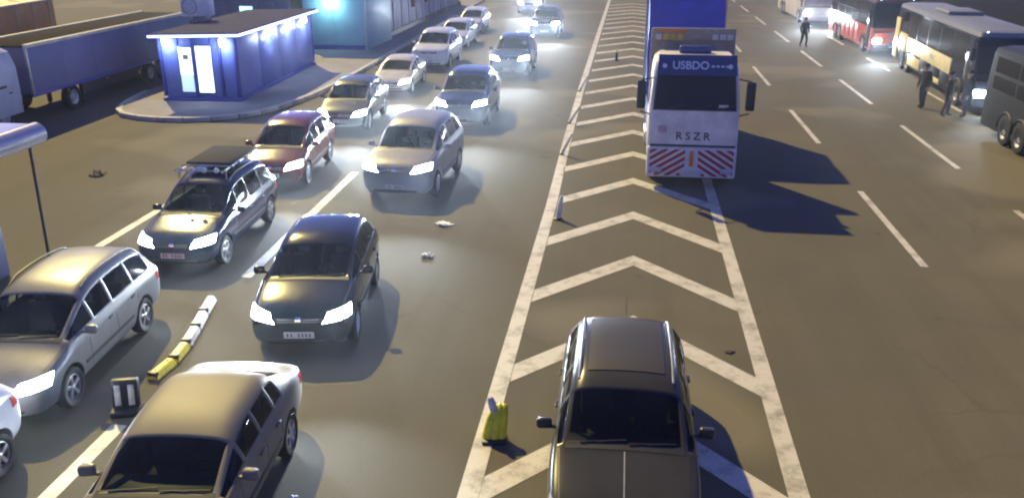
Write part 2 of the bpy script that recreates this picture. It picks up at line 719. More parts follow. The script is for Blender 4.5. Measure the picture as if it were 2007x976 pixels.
def wheel_meshes(r, kind):
    if (r, kind) in WHEEL:
        return WHEEL[(r, kind)]
    w = .2
    t = B()
    t.lathe([(r * .64, -w / 2 + .02), (r * .70, -w / 2), (r * .92, -w / 2), (r * .985, -w / 2 + .03), (r, -w / 4), (r, w / 4), (r * .985, w / 2 - .03), (r * .92, w / 2), (r * .70, w / 2), (r * .64, w / 2 - .02), (r * .64, -w / 2 + .02)], axis='X', n=28)
    tm = t.mesh("tyre", M_RUB, 50)
    m = B()
    m.lathe([(r * .65, -w / 2 + .02), (r * .65, w / 2 - .015), (r * .60, w / 2 - .01), (r * .58, w / 2 - .045), (r * .10, w / 2 - .075), (.001, w / 2 - .07)], axis='X', n=28)
    m.lathe([(r * .15, w / 2 - .08), (r * .15, w / 2 - .01), (r * .11, w / 2), (.001, w / 2)], axis='X', n=14)
    ns = 5 if kind == 'alloy' else 8
    for k in range(ns):
        a = 2 * math.pi * k / ns
        rt = Matrix.Rotation(a, 3, 'X')
        wd = r * (.2 if kind == 'alloy' else .12)
        m.box(rt @ Vector((w / 2 - .03, 0, r * .36)), (.035, wd, r * .52), .008, rt, 1)
    m.mi = 1
    m.lathe([(r * .575, w / 2 - .043), (r * .12, w / 2 - .070)], axis='X', n=28)
    rm = m.mesh("rim", [M_RIM if kind == 'alloy' else M_STEELRIM, M_BLACK], 40)
    WHEEL[(r, kind)] = (tm, rm)
    return tm, rm


def beam(parent, loc, yaw, power, colr=(.78, .89, 1.0), down=4.5, size=36):
    ld = bpy.data.lights.new("headlight_beam", 'SPOT')
    ld.energy = power
    ld.color = colr
    ld.spot_size = R(size)
    ld.specular_factor = .6
    ld.spot_blend = 1.0
    ld.shadow_soft_size = .09
    o = bpy.data.objects.new("headlight_beam", ld)
    col.objects.link(o)
    o.parent = parent
    o.location = loc
    o.rotation_euler = (R(90 - down), 0, R(180) + yaw)
    o.scale = (3.2, 1, 1)                                  # wide flat beam, as a dipped headlamp throws it
    return o


def car(name, sty, x, yfront, rot, pm, label, lit=1, lamp=None, wheels='alloy', group=None, interior=True, detail=2, plate=None, power=1.0, cat='car', grille='bar', rails=None):
    parts, tree, P = car_shell(sty)
    L, W, H = P['L'], P['W'] / 2, P['H']
    rz = R(rot)
    fy = -L / 2
    cx = x - math.sin(rz) * (L / 2)
    cy = yfront + math.cos(rz) * (L / 2)
    root = empty(name, (cx, cy, 0), rz, label, cat, group)
    for nm, me in parts:
        m = me.copy()
        m.materials.clear()
        if nm == 'body':
            m.materials.append(pm)
            m.materials.append(M_BLACK)
            smooth(m, 40)
        else:
            m.materials.append(M_GLASS)
            smooth(m, 60)
        link(nm, m, root)
    # wheels
    tm, rm = wheel_meshes(P['wr'], wheels)
    for ax in (P['fa'], P['ra']):
        for sx in (1, -1):
            wl = empty("wheel", (sx * (W - .115), ax - L / 2, P['wr']), 0 if sx > 0 else math.pi)
            wl.parent = root
            link("tyre", tm, wl)
            link("rim", rm, wl)
    lm = lamp or M_LAMP
    zn, zh = P['nose'], P['hood0']
    for sx in (1, -1):
        c = [(sx * W * .46, fy, zn - .06), (sx * W * 1.0, fy + .18, zn + .02), (sx * W * 1.0, fy + .3, zh - .01), (sx * W * .60, fy, zn + .11)]
        s = patch(tree, c, (-sx * .42, 1, -.22), .006, 7, 4)
        s.build("headlight", lm if lit else M_LAMPOFF, root)
        if lit:
            beam(root, (sx * W * .72, fy - .08, zn + .02), R(2 * sx), HEAD_W * power)
    # grille, intake, plate
    gr = patch(tree, [(-W * .40, fy, zn - .06), (W * .40, fy, zn - .06), (W * .46, fy, zn + .035), (-W * .46, fy, zn + .035)], (0, 1, -.1), .004, 6, 3).build("grille", M_BLACK, root)
    if detail > 1:
        for k in range(2):
            z = zn - .035 + .04 * k
            patch(tree, [(-W * .40, fy, z), (W * .40, fy, z), (W * .40, fy, z + .012), (-W * .40, fy, z + .012)], (0, 1, -.1), .010, 6, 1, .01).build("grille_bar", M_CHROME if grille == 'chrome' else M_GALV, gr)
        patch(tree, [(-.05, fy, zn - .03), (.05, fy, zn - .03), (.05, fy, zn + .05), (-.05, fy, zn + .05)], (0, 1, -.1), .016, 2, 2, .012).build("badge", M_CHROME, gr)
    patch(tree, [(-W * .55, fy, .27), (W * .55, fy, .27), (W * .62, fy, .36), (-W * .62, fy, .36)], (0, 1, .05), .004, 6, 2).build("air_intake", M_BLACK, root)
    hit = tree.ray_cast(Vector((0, fy - 1, .45)), Vector((0, 1, 0)))
    py = hit[0].y if hit[0] is not None else fy
    pl = B().box((0, py - .012, .45), (.52, .02, .115), .006).build("number_plate", plate or M_PLATE, root)
    if detail > 1:
        for k in range(7):
            if k != 2:
                B().box((-.19 + .063 * k, py - .0235, .45), (.03, .004, .065)).build("plate_character", M_INK, pl)
    # tail lights + rear plate
    zt = P['deck'] - .22
    for sx in (1, -1):
        patch(tree, [(sx * W * .62, -fy, zt - .07), (sx * W * 1.02, -fy - .16, zt - .05), (sx * W * 1.02, -fy - .16, zt + .11), (sx * W * .68, -fy, zt + .08)], (-sx * .5, -1, 0), .006, 5, 3).build("tail_light", M_TAIL, root)
    # mirrors
    ym = P['cowl'] + .42 + fy
    zb = P['belt0'] + .03
    for sx in (1, -1):
        mb = B()
        mb.box((sx * (W + .10), ym, zb + .05), (.20, .11, .14), .045, Matrix.Rotation(R(-8 * sx), 3, 'Z'), 3)
        mb.box((sx * (W + .0), ym + .01, zb), (.10, .05, .04), .01)
        mo = mb.build("mirror", pm, root)
        B().box((sx * (W + .10), ym + .057, zb + .05), (.165, .006, .105), .002).build("mirror_glass", M_CHROME, mo)
    # shut lines on the sides, handles, sill trim
    if detail > 0:
        ys = [P['wt'] - .38 + fy, P['bp'] + .02 + fy, P['cp'] + fy]
        for sx in (1, -1):
            for yy in ys:
                patch(tree, [(sx * W, yy, .30), (sx * W, yy + .012, .30), (sx * W, yy + .012, P['belt0'] - .03), (sx * W, yy, P['belt0'] - .03)], (-sx, 0, 0), .0025, 1, 6, .01).build("door_seam", M_BLACK, root)
            for yy in (P['bp'] - .16 + fy, P['cp'] - .16 + fy):
                h = tree.ray_cast(Vector((sx * 2, yy, P['belt0'] - .10)), Vector((-sx, 0, 0)))
                if h[0] is not None:
                    B().box(h[0] + Vector((sx * .015, 0, 0)), (.03, .17, .03), .01).build("door_handle", pm, root)
            patch(tree, [(sx * W, P['fa'] + .45 + fy, .50), (sx * W, P['ra'] - .45 + fy, .50), (sx * W, P['ra'] - .45 + fy, .55), (sx * W, P['fa'] + .45 + fy, .55)], (-sx, 0, 0), .012, 8, 1, .02).build("side_trim", M_BLACK, root)
        # bonnet line
        zz = 2.0
        for sx in (1, -1):
            patch(tree, [(sx * W * .80, fy + .30, zz), (sx * W * .815, fy + .30, zz), (sx * W * .875, P['cowl'] + fy - .02, zz), (sx * W * .86, P['cowl'] + fy - .02, zz)], (0, 0, -1), .0025, 1, 6, .008).build("bonnet_seam", M_BLACK, root)
        # wipers at the foot of the windscreen
        patch(tree, [(-W * .80, P['cowl'] + fy - .03, zz), (W * .80, P['cowl'] + fy - .03, zz), (W * .78, P['cowl'] + fy + .07, zz), (-W * .78, P['cowl'] + fy + .07, zz)], (0, 0, -1), .004, 8, 2, .02).build("scuttle_panel", M_BLACK, root)
        for x0, x1 in ((-.55, .02), (.05, .62)):
            pts = []
            for k in range(5):
                xx = x0 + (x1 - x0) * k / 4
                yy = P['cowl'] + fy + .05 + .05 * k / 4
                h = tree.ray_cast(Vector((xx, yy, 2)), Vector((0, 0, -1)))
                if h[0] is not None:
                    pts.append(h[0] + h[1] * .014)
            if len(pts) > 1:
                B().tube(pts, .008, 5).build("wiper", M_BLACK, root)
    if rails:
        for sx in (1, -1):
            pts = []
            for k in range(9):
                yy = P['wt'] + .12 + (P['rr'] - P['wt'] - .2) * k / 8 + fy
                h = tree.ray_cast(Vector((sx * W * .66, yy, 3)), Vector((0, 0, -1)))
                lift = .045 if 0 < k < 8 else .0
                pts.append(h[0] + Vector((0, 0, lift)))
            B().tube(pts, .018, 6).build("roof_rail", rails, root)
    if interior:
        for yy, xs in ((P['bp'] - .10, (-.37, .37)), (P['cp'] - .1, (-.42, 0, .42))):
            for xx in xs:
                sb = B()
                sb.box((xx, yy + fy - .22, .50), (.46 if len(xs) == 2 else .40, .48, .16), .05)
                sb.box((xx, yy + fy + .06, .78), (.44 if len(xs) == 2 else .40, .14, .58), .05, Matrix.Rotation(R(-12), 3, 'X'))
                sb.box((xx, yy + fy + .14, 1.13), (.24, .09, .16), .04)
                sb.build("seat", M_SEAT, root)
        B().box((0, P['cowl'] + fy + .30, .84), (W * 1.6, .42, .16), .06).build("dashboard", M_BLACK, root)
        st = B()
        pts = [(.37 + .18 * math.cos(t), P['cowl'] + fy + .62 - .06 * math.sin(t), .90 + .17 * math.sin(t)) for t in [2 * math.pi * k / 14 for k in range(15)]]
        st.tube(pts, .014, 6)
        st.tube([pts[0], pts[7]], .012, 5)
        st.build("steering_wheel", M_BLACK, root)
    root["car_style"] = sty
    return root


C_SILVER = paint("silver", (.15, .15, .16), .1, .35)
C_SILVER2 = paint("silver_dark", (.20, .20, .22), .0, .33)
C_NAVY = paint("navy", (.014, .016, .045), 0, .16)
C_SLATE = pmat("paint_slate", (.20, .175, .125), .55, spec=.3, noise=.1, nscale=2)
C_BLACK = paint("black", (.010, .010, .012), .0, .14)
C_RED = paint("maroon", (.13, .022, .02), .0, .16)
C_WHITE = paint("white", (.62, .62, .64), .0)
C_CREAM = paint("cream", (.60, .55, .42), .0)
C_GREY = pmat("paint_graphite", (.046, .044, .036), .24, spec=.25, noise=.15, nscale=2.5)
C_BLUE = paint("deep_blue", (.03, .05, .13), .3)

MM = {}
silver = car("estate_car", 'mpv', -9.02, 9.95, 6, C_SILVER, "silver estate car with dark roof rails in front of the white canopy post", rails=M_BLACK)
car("hatchback_car", 'hatch', -8.70, 5.62, 5, C_WHITE, "white car cut off by the lower left edge, only its rear wheel showing", lit=0, wheels='alloy')
wagon = car("estate_car", 'wagon', -9.35, 16.1, 3, C_NAVY, "dark navy estate car carrying a roof rack, both headlights lit", power=.4, plate=M_PLATER, rails=M_BLACK)
car("hatchback_car", 'mpv', -9.75, 22.4, 5, C_RED, "maroon small car queueing behind the navy estate with roof rack")
car("hatchback_car", 'cross', -10.05, 29.6, 4, C_GREY, "dark grey car beside the rounded end of the kiosk island", wheels='steel')
car("saloon_car", 'sedan', -10.2, 36.9, 2, C_CREAM, "cream coloured saloon behind the dark grey car along the island kerb", lamp=M_LAMPW, interior=False)
car("off_road_car", 'suv', -10.1, 44.3, 0, C_WHITE, "white tall car, third from the far end of the kerbside queue", lit=0, interior=False)
car("hatchback_car", 'cross', -10.5, 52.2, 0, C_WHITE, "white car in the kerbside queue, second from its far end", lit=0, interior=False)
car("hatchback_car", 'mpv', -10.8, 60.0, 0, C_WHITE, "farthest white car of the kerbside queue", lit=0, interior=False)
black = car("hatchback_car", 'hatch', -5.34, 12.8, 8, C_BLACK, "glossy black hatchback with both headlights lit in the open lane")
suv = car("off_road_car", 'suv', -6.0, 21.75, -2, C_SILVER2, "bulky grey off-road car with glaring headlights behind the black hatchback", grille='chrome')
car("off_road_car", 'suv', -5.95, 30.8, 1, C_BLUE, "dark blue car right behind the off-road car nearest the black hatchback")
car("off_road_car", 'suv', -5.7, 42.4, 0, C_BLUE, "rounded dark blue car in the open lane, headlights glaring on the asphalt", interior=False)
car("off_road_car", 'suv', -5.5, 58.6, 0, C_GREY, "small dark grey car near the top of the lane beside the hatching", interior=False)
car("off_road_car", 'suv', -8.3, 74.5, 0, C_WHITE, "white car at the very top of the open lane", interior=False, lamp=M_LAMPW)
sedan = car("saloon_car", 'sedan', -4.98, 6.45, 5, C_SLATE, "blue grey saloon at the lower edge with amber lit roof", lit=0)
centre = car("estate_car", 'cross', .20, 8.05, .5, C_GREY, "dark graphite car with bright roof rails parked on the hatched strip", lit=0, rails=M_GALV)

# roof rack of the navy estate
P = STY['wagon']
rk = B()
for sx in (1, -1):
    rk.tube([(sx * .52, -.45, P['H'] + .13), (sx * .52, 1.85, P['H'] + .13)], .02, 6)
for k in range(6):
    rk.tube([(-.62, -.4 + .43 * k, P['H'] + .15), (.62, -.4 + .43 * k, P['H'] + .15)], .018, 6)
for sx in (1, -1):
    for yy in (-.3, 1.6):
        rk.tube([(sx * .55, yy, P['H'] - .06), (sx * .55, yy, P['H'] + .13)], .016, 6)
rko = rk.build("roof_rack", M_GALV, wagon)
for k in range(4):
    B().lathe([(.001, -.03), (.055, -.03), (.06, .0), (.04, .05), (.001, .06)], (-.42 + .28 * k, -.49, P['H'] + .19), 'Y', 12).build("spot_lamp", M_LAMPOFF, rko)
B().box((0, .85, P['H'] + .20), (1.06, 1.6, .07), .03, None, 2).build("roof_luggage", pmat("rack_sheet", (.02, .02, .04), .8, spec=.1), wagon)

# dark glass sunroof on the parked graphite car
_, tr_c, P = car_shell('cross')
fy = -P['L'] / 2
patch(tr_c, [(-.50, P['wt'] + .25 + fy, 3), (.50, P['wt'] + .25 + fy, 3), (.50, P['rr'] - .35 + fy, 3), (-.50, P['rr'] - .35 + fy, 3)], (0, 0, -1), .010, 14, 14, .01).build("roof_panel", pmat("roof_black", (.05, .046, .042), .45, spec=.2), centre)
B().tube([(0, P['rr'] - .25 + fy, P['H'] - .02), (0, P['rr'] + .05 + fy, P['H'] + .16)], [.008, .003], 5).build("antenna", M_BLACK, centre)
patch(tr_c, [(-.007, fy + .35, 3), (.007, fy + .35, 3), (.007, P['cowl'] + fy - .05, 3), (-.007, P['cowl'] + fy - .05, 3)], (0, 0, -1), .004, 1, 6, .006).build("bonnet_crease", M_GALV, centre)

# ------------------------------------------------------------------ truck parked on the hatching
truck = empty("box_truck", (1.93, 24.25, 0), 0, "white lorry with red striped bumper and a tall blue load", "truck")
TW = 1.25
M_TWHITE = pmat("truck_white", (.70, .65, .60), .45, noise=.3, nscale=1.6, spec=.3)
M_TBLUE = pmat("blue_tarpaulin", (.035, .055, .50), .5, noise=.25, nscale=1.5, bump=.35)
M_STR_R = pmat("stripe_red", (.34, .02, .04), .4, noise=.3, nscale=8)
M_STR_W = pmat("stripe_white", (.62, .60, .60), .4, noise=.25, nscale=8)
M_CHASSIS = pmat("chassis", (.03, .028, .03), .7)
M_YEL = pmat("yellow_paint", (.62, .42, .05), .5, noise=.25, nscale=5)
M_ORG = pmat("orange_paint", (.62, .20, .04), .5, noise=.25, nscale=5)


def loft_cab(secs, nm, mat, parent):
    """secs: (z, x half, y front, y back, corner radius) stacked upward"""
    s = B()
    prev = None
    for (z, hx, y0, y1, r) in secs:
        pts = []
        for cxs, cys, a0 in ((hx - r, y1 - r, 0), (-hx + r, y1 - r, 90), (-hx + r, y0 + r, 180), (hx - r, y0 + r, 270)):
            for k in range(5):
                a = R(a0 + 90 * k / 4)
                pts.append((cxs + r * math.cos(a), cys + r * math.sin(a), z))
        rg = [s.bm.verts.new(p) for p in pts]
        n = len(rg)
        if prev:
            for k in range(n):
                s.bm.faces.new((prev[k], prev[(k + 1) % n], rg[(k + 1) % n], rg[k]))
        else:
            s.bm.faces.new(rg[::-1])
        prev = rg
    s.bm.faces.new(prev)
    return s.build(nm, mat, parent, ang=30)


cab = loft_cab([(.95, TW, .03, 2.1, .16), (1.3, TW, .0, 2.1, .16), (2.20, TW - .01, .03, 2.1, .16), (3.24, TW - .09, .22, 2.1, .16), (3.48, TW - .14, .34, 2.08, .2), (3.60, TW - .26, .55, 1.95, .25)], "cab", M_TWHITE, truck)
# windscreen with rubber frame, follows the raked front between z 2.12 and 3.02
def cabface(x, z, out=.0):
    t = (z - 2.20) / (3.24 - 2.20)
    return (x, .03 + .19 * t - out, z)


def slab(nm, mat, parent, x0, x1, z0, z1, out, th=.02, xt=None):
    xa0, xa1 = (x0, x1) if xt is None else xt
    s = B()
    s.hull8([cabface(x0, z0, out), cabface(x1, z0, out), cabface(x1, z0, out - th), cabface(x0, z0, out - th),
             cabface(xa0, z1, out), cabface(xa1, z1, out), cabface(xa1, z1, out - th), cabface(xa0, z1, out - th)])
    return s.build(nm, mat, parent)


slab("windshield_frame", M_BLACK, truck, -1.14, 1.14, 2.20, 3.24, .008, .03, (-1.06, 1.06))
wsd = slab("windshield", M_GLASSD, truck, -1.10, 1.10, 2.24, 3.21, .016, .02, (-1.02, 1.02))
for x0 in (-.75, .0, .6):
    B().tube([cabface(x0, 2.26, .035), cabface(x0 + .45, 2.35, .035)], .012, 5).build("wiper", M_BLACK, wsd)
B().box(cabface(.78, 2.34, .03), (.26, .012, .07)).build("sticker", M_PLATE, wsd)
# visor with lettering and two marker lamps
vis = B()
vis.hull8([(-1.08, .02, 3.17), (1.08, .02, 3.17), (1.08, .40, 3.27), (-1.08, .40, 3.27), (-1.05, .20, 3.70), (1.05, .20, 3.70), (1.0, .55, 3.65), (-1.0, .55, 3.65)])
viso = vis.build("sun_visor", pmat("visor_blue", (.02, .025, .12), .35, coat=.4), truck)
vrot = (math.atan2(.53, .18), 0, 0)
M_LET = pmat("pale_letters", (.55, .6, .75), .4)
text_mesh("visor_lettering", "USBDO", .30, M_LET, viso, (-.18, .095, 3.42), vrot, .012, .004)
for k in range(4):
    B().box((.42 + .13 * k, .095, 3.41), (.09, .03, .05), .01).build("visor_dash", M_LET, viso)
for sx in (-1, 1):
    B().lathe([(.001, -.06), (.055, -.06), (.065, -.02), (.05, .03)], (sx * .88, .10, 3.41), 'Y', 12).build("marker_lamp", M_LET, viso)
# front panel lettering and mouldings
text_mesh("cab_lettering", "R S Z R", .30, pmat("dark_letters", (.06, .055, .07), .5), truck, (.0, .012, 1.48), (math.pi / 2, 0, 0), .012, .006)
B().box((0, -.008, 1.22), (2.36, .05, .05), .015).build("panel_moulding", M_BLACK, truck)
B().box((-.85, .0, 1.68), (.22, .03, .16), .03).build("panel_badge", pmat("badge_pink", (.5, .3, .36), .4), truck)
# bumper with inverted-V hazard stripes, every stripe a raised strip
bump = B().box((0, .16, .74), (2.48, .42, .88), .06, None, 3).build("bumper", M_TWHITE, truck)


def clip_stripe(sx, off, w, z0, z1, x0, x1):
    """parallelogram stripe on one half of the bumper, clipped to its face"""
    k = .62                                                # rise per metre towards the middle
    poly = [(x0, z1 - off - k * (x1 - x0) * 0), (x1, 0)]
    pts = []
    N = 14
    top, bot = [], []
    for i in range(N + 1):
        x = x0 + (x1 - x0) * i / N
        zc = z1 + off - k * x
        a, b = min(z1, zc + w / 2), max(z0, zc - w / 2)
        if a > b + .005:
            top.append((sx * x, a))
            bot.append((sx * x, b))
    if len(top) < 2:
        return None
    s = B()
    ring = bot + top[::-1]
    vs0 = [s.bm.verts.new((x, -.051, z)) for x, z in ring]
    vs1 = [s.bm.verts.new((x, -.058, z)) for x, z in ring]
    n = len(ring)
    s.bm.faces.new(vs1)
    for i in range(n):
        s.bm.faces.new((vs0[i], vs0[(i + 1) % n], vs1[(i + 1) % n], vs1[i]))
    return s


for sx in (-1, 1):
    for k in range(8):
        s = clip_stripe(sx, .62 - .19 * k, .10, .36, 1.12, .18, 1.16)
        if s:
            s.build("bumper_stripe", M_STR_R, bump)
B().box((0, -.06, .86), (.11, .04, .44), .01).build("orange_plate", M_ORG, bump)
B().box((0, -.065, .47), (.62, .03, .13), .01).build("number_plate", M_PLATE, bump)
for sx in (-1, 1):
    B().box((sx * .98, -.055, .52), (.34, .03, .16), .03).build("headlight", M_LAMPOFF, bump)
B().box((0, .25, .30), (2.2, .3, .12), .03).build("lower_spoiler", M_CHASSIS, truck)
# mirrors on arms
for sx in (-1, 1):
    a = B()
    a.tube([(sx * 1.16, .25, 3.05), (sx * 1.48, .05, 3.02)], .02, 6)
    a.tube([(sx * 1.22, .2, 2.05), (sx * 1.48, .05, 2.15)], .02, 6)
    mo = a.build("mirror_arm", M_BLACK, truck)
    B().box((sx * 1.48, .05, 2.62), (.25, .13, .78), .05, None, 3).build("mirror", M_BLACK, mo)
# doors on both sides
for sx in (-1, 1):
    d = B().box((sx * (TW - .035), 1.08, 1.72), (.07, 1.15, 1.1), .03).build("cab_door", M_TWHITE, truck)
    B().hull8([(sx * (TW + .003), .62, 2.2), (sx * (TW + .003), 1.6, 2.2), (sx * (TW - .03), 1.6, 2.2), (sx * (TW - .03), .62, 2.2),
               (sx * (TW - .055), .75, 2.9), (sx * (TW - .055), 1.6, 2.9), (sx * (TW - .09), 1.6, 2.9), (sx * (TW - .09), .75, 2.9)]).build("door_window", M_GLASSD, d)
    B().box((sx * (TW + .01), 1.5, 1.75), (.03, .2, .04), .01).build("door_handle", M_BLACK, d)
# headboard behind the cab: tan beam with yellow and orange sign panels
B().box((0, 2.45, 2.55), (2.46, .12, 3.2), .02).build("headboard", pmat("tan_steel", (.30, .25, .18), .6, noise=.3, nscale=4), truck)
hb = B().box((0, 2.36, 4.0), (2.40, .10, .36), .02).build("sign_board", pmat("tan_board", (.32, .27, .2), .5, noise=.2), truck)
for k, (x0, m) in enumerate(((-1.02, M_PLATE), (-.80, M_YEL), (-.60, M_YEL), (-.40, M_YEL), (.62, M_PLATE), (.84, M_PLATE), (1.05, M_PLATE))):
    B().box((x0, 2.295, 3.93), (.17, .04, .16), .01).build("sign_plate", m, hb)
B().box((-.62, 2.29, 4.10), (.85, .04, .09), .01).build("orange_strip", M_ORG, hb)
lb = B().box((0, 1.35, 3.70), (.9, .3, .2), .05, None, 3).build("roof_lamp_bar", pmat("lamp_bar", (.03, .05, .16), .3), truck)
# chassis, low bed, tall blue load at the rear
B().box((0, 5.2, .92), (.9, 8.6, .24), .02).build("chassis", M_CHASSIS, truck)
bed = B().box((0, 5.9, 1.16), (2.46, 6.9, .16), .03).build("load_bed", pmat("bed_steel", (.10, .10, .12), .6, noise=.3), truck)  # low gap ahead of the load shaped so the cast shadow splits
for sx in (-1, 1):
    B().box((sx * 1.20, 4.2, 1.40), (.05, 3.3, .34), .01).build("drop_side", M_TBLUE, bed)
load = B()
t = bmesh.new()
bmesh.ops.create_cube(t, size=1)
bmesh.ops.scale(t, vec=(2.46, 3.4, 3.62), verts=t.verts)
bmesh.ops.subdivide_edges(t, edges=t.edges[:], cuts=6, use_grid_fill=True)
for v in t.verts:
    nx, ny, nz = v.co.x / 1.23, v.co.y / 1.7, v.co.z / 1.81
    v.co.x += .02 * math.sin(9 * v.co.z + 3 * v.co.y) * (abs(nx) > .98)
    v.co.y += .03 * math.sin(7 * v.co.x + 4 * v.co.z) * (abs(ny) > .98)
    if nz > .9:
        v.co.z += .10 * (1 - nx * nx) * (1 - .5 * ny * ny)
    if nz > .98 and (abs(nx) > .98 or abs(ny) > .98):
        v.co.z -= .10
bmesh.ops.translate(t, vec=(0, 7.6, 1.25 + 1.81), verts=t.verts)
load.merge(t)
lo = load.build("tarpaulin_load", M_TBLUE, truck, ang=50)
for sx in (-1, 1):
    for yy in (6.1, 7.6, 9.1):
        B().tube([(sx * 1.27, yy, 1.2), (sx * 1.275, yy, 4.75), (sx * .9, yy, 4.97), (0, yy, 5.02)], .02, 5).build("strap", M_GALV, lo)
tw = B()
tw.lathe([(.30, -.14), (.36, -.15), (.48, -.13), (.51, -.08), (.51, .08), (.48, .13), (.36, .15), (.30, .14)], axis='X', n=26)
tw.mi = 1
tw.lathe([(.31, -.12), (.31, .13), (.28, .12), (.20, .03), (.16, .10), (.001, .11)], axis='X', n=26)
TRUCKW = tw.mesh("truck_wheel", [M_RUB, M_STEELRIM], 40)
for yy in (1.25, 6.4, 7.6):
    for sx in (-1, 1):
        link("wheel", TRUCKW, truck, (sx * 1.05, yy, .51), (0, 0, 0 if sx > 0 else math.pi))
for sx in (-1, 1):
    B().box((sx * 1.08, 3.5, .72), (.4, 1.3, .5), .08, None, 3).build("fuel_tank", M_GALV, truck)
    B().box((sx * 1.1, 1.25, 1.06), (.34, 1.3, .1), .03).build("mudguard", M_CHASSIS, truck)


# ------------------------------------------------------------------ coaches on the far side
def coach(x, yfront, length, h, paints, label, group, lit=1, big=1, w=2.45, rot=0.0):
    """x is the side that faces the road; the front faces the camera"""
    root = empty("coach", (x + w / 2, yfront, 0), R(rot), label, "coach", group)
    hw = w / 2
    low, up, roofm = paints
    loft_cab([(.32, hw - .03, .06, length, .14), (.7, hw, .0, length, .16), (1.55, hw, .0, length, .16)], "lower_body", low, root)
    loft_cab([(1.552, hw - .012, .02, length - .01, .16), (2.2, hw - .02, .12, length - .02, .18), (h - .25, hw - .05, .32, length - .05, .2)], "window_band", up, root)
    loft_cab([(h - .248, hw - .045, .30, length - .04, .22), (h - .08, hw - .10, .38, length - .08, .24), (h, hw - .32, .6, length - .3, .3)], "roof", roofm, root)
    n = max(3, int((length - 2.4) / 1.7))
    for k in range(n):
        y0 = 1.5 + k * (length - 2.0) / n
        dy = (length - 2.0) / n - .10
        for sx in (-1, 1):
            B().hull8([(sx * (hw - .008), y0, 1.68), (sx * (hw - .008), y0 + dy, 1.68), (sx * (hw - .05), y0 + dy, 1.68), (sx * (hw - .05), y0, 1.68),
                       (sx * (hw - .035), y0, h - .34), (sx * (hw - .035), y0 + dy, h - .34), (sx * (hw - .08), y0 + dy, h - .34), (sx * (hw - .08), y0, h - .34)]).build("side_window", M_GLASSD, root)
    # windscreen, front lamps, bumper, wipers
    B().hull8([(-hw + .12, -.015, 1.30), (hw - .12, -.015, 1.30), (hw - .12, .04, 1.30), (-hw + .12, .04, 1.30),
               (-hw + .2, .285, h - .3), (hw - .2, .285, h - .3), (hw - .2, .36, h - .3), (-hw + .2, .36, h - .3)]).build("windshield", M_GLASSD, root)
    B().box((0, -.03, .52), (w * .94, .14, .34), .05, None, 3).build("bumper", roofm, root)
    B().box((0, -.11, .55), (.5, .02, .11)).build("number_plate", M_PLATE, root)
    for sx in (-1, 1):
        hl = B().box((sx * (hw - .30), -.03, .86), (.42, .08, .2), .05, None, 3).build("headlight", M_LAMP if lit else M_LAMPOFF, root)
        if lit:
            beam(root, (sx * (hw - .30), -.12, .86), 0, HEAD_W * 1.2 * lit)
        B().lathe([(.001, -.03), (.05, -.03), (.05, .03), (.001, .03)], (sx * (hw - .35), .42, h - .12), 'Y', 10).build("marker_lamp", M_LAMP if lit else M_LAMPOFF, root)
        a = B()
        a.tube([(sx * (hw - .1), .25, h - .35), (sx * (hw + .22), -.22, h - .3), (sx * (hw + .24), -.26, h - .6)], .025, 6)
        mo = a.build("mirror_arm", M_BLACK, root)
        B().box((sx * (hw + .24), -.26, h - .85), (.2, .12, .5), .05, None, 3).build("mirror", M_BLACK, mo)
    for x0 in (-.7, .15):
        B().tube([(x0, -.02, 1.34), (x0 + .62, .045, 1.62)], .014, 5).build("wiper", M_BLACK, root)
    for yy in (1.9, length - 3.4, length - 2.2) if big else (1.9, length - 2.6):
        for sx in (-1, 1):
            link("wheel", TRUCKW, root, (sx * (hw - .12), yy, .51), (0, 0, 0 if sx > 0 else math.pi))
            ar = B()
            pts = [(sx * (hw + .004), yy + .60 * math.cos(t), .51 + .60 * math.sin(t)) for t in [math.pi * k / 12 for k in range(13)]]
            ar.tube(pts, .035, 5)
            ar.build("wheel_arch", M_BLACK, root)
    # luggage doors on the road side and the passenger door
    nd = 4
    for k in range(nd):
        y0 = 2.9 + k * (length - 7.0) / nd
        d = B().box((-hw - .004, y0 + (length - 7.0) / nd / 2, .98), (.02, (length - 7.0) / nd - .08, .92), .006).build("luggage_door", low, root)
        B().box((-hw - .02, y0 + .3, .6), (.02, .16, .03)).build("door_handle", M_GALV, d)
    B().box((-hw - .004, .92, 1.35), (.022, .78, 1.9), .01).build("passenger_door", M_GLASSD, root)
    B().box((0, length * .55, h + .07), (1.5, 2.4, .2), .07, None, 3).build("roof_unit", roofm, root)
    return root


CG = "coaches lined up on the far side of the road"
M_CWHITE = paint("coach_white", (.40, .42, .46), 0, .4)
M_CYEL = paint("coach_yellow", (.80, .69, .30), 0, .4)
M_CRED = paint("coach_red", (.60, .09, .035), 0, .4)
M_CMAR = paint("coach_maroon", (.12, .03, .04), 0, .4)
M_CCREAM = paint("coach_cream", (.62, .55, .42), 0, .4)
M_CDARK = pmat("coach_dark", (.016, .016, .022), .4, spec=.12, noise=.2)
M_CGREY = pmat("coach_grey", (.03, .032, .034), .5, spec=.1, noise=.2)
yc = coach(13.45, 36.0, 14.2, 3.2, (M_CDARK, M_CDARK, pmat("coach_roof_grey", (.17, .18, .21), .5, noise=.2)), "black coach with wide yellow side panels, three people standing beside it", CG, lit=.25, rot=-3.5)
for y0, y1, z0, z1 in ((13.15, 14.05, .45, 2.45), (11.1, 12.85, .95, 1.80), (3.2, 11.0, 1.06, 1.72), (8.2, 10.6, .45, .95), (4.6, 7.6, .40, .62)):
    B().box((-1.225 - .012, (y0 + y1) / 2, (z0 + z1) / 2), (.05, y1 - y0, z1 - z0), .012).build("yellow_panel", M_CYEL, yc)
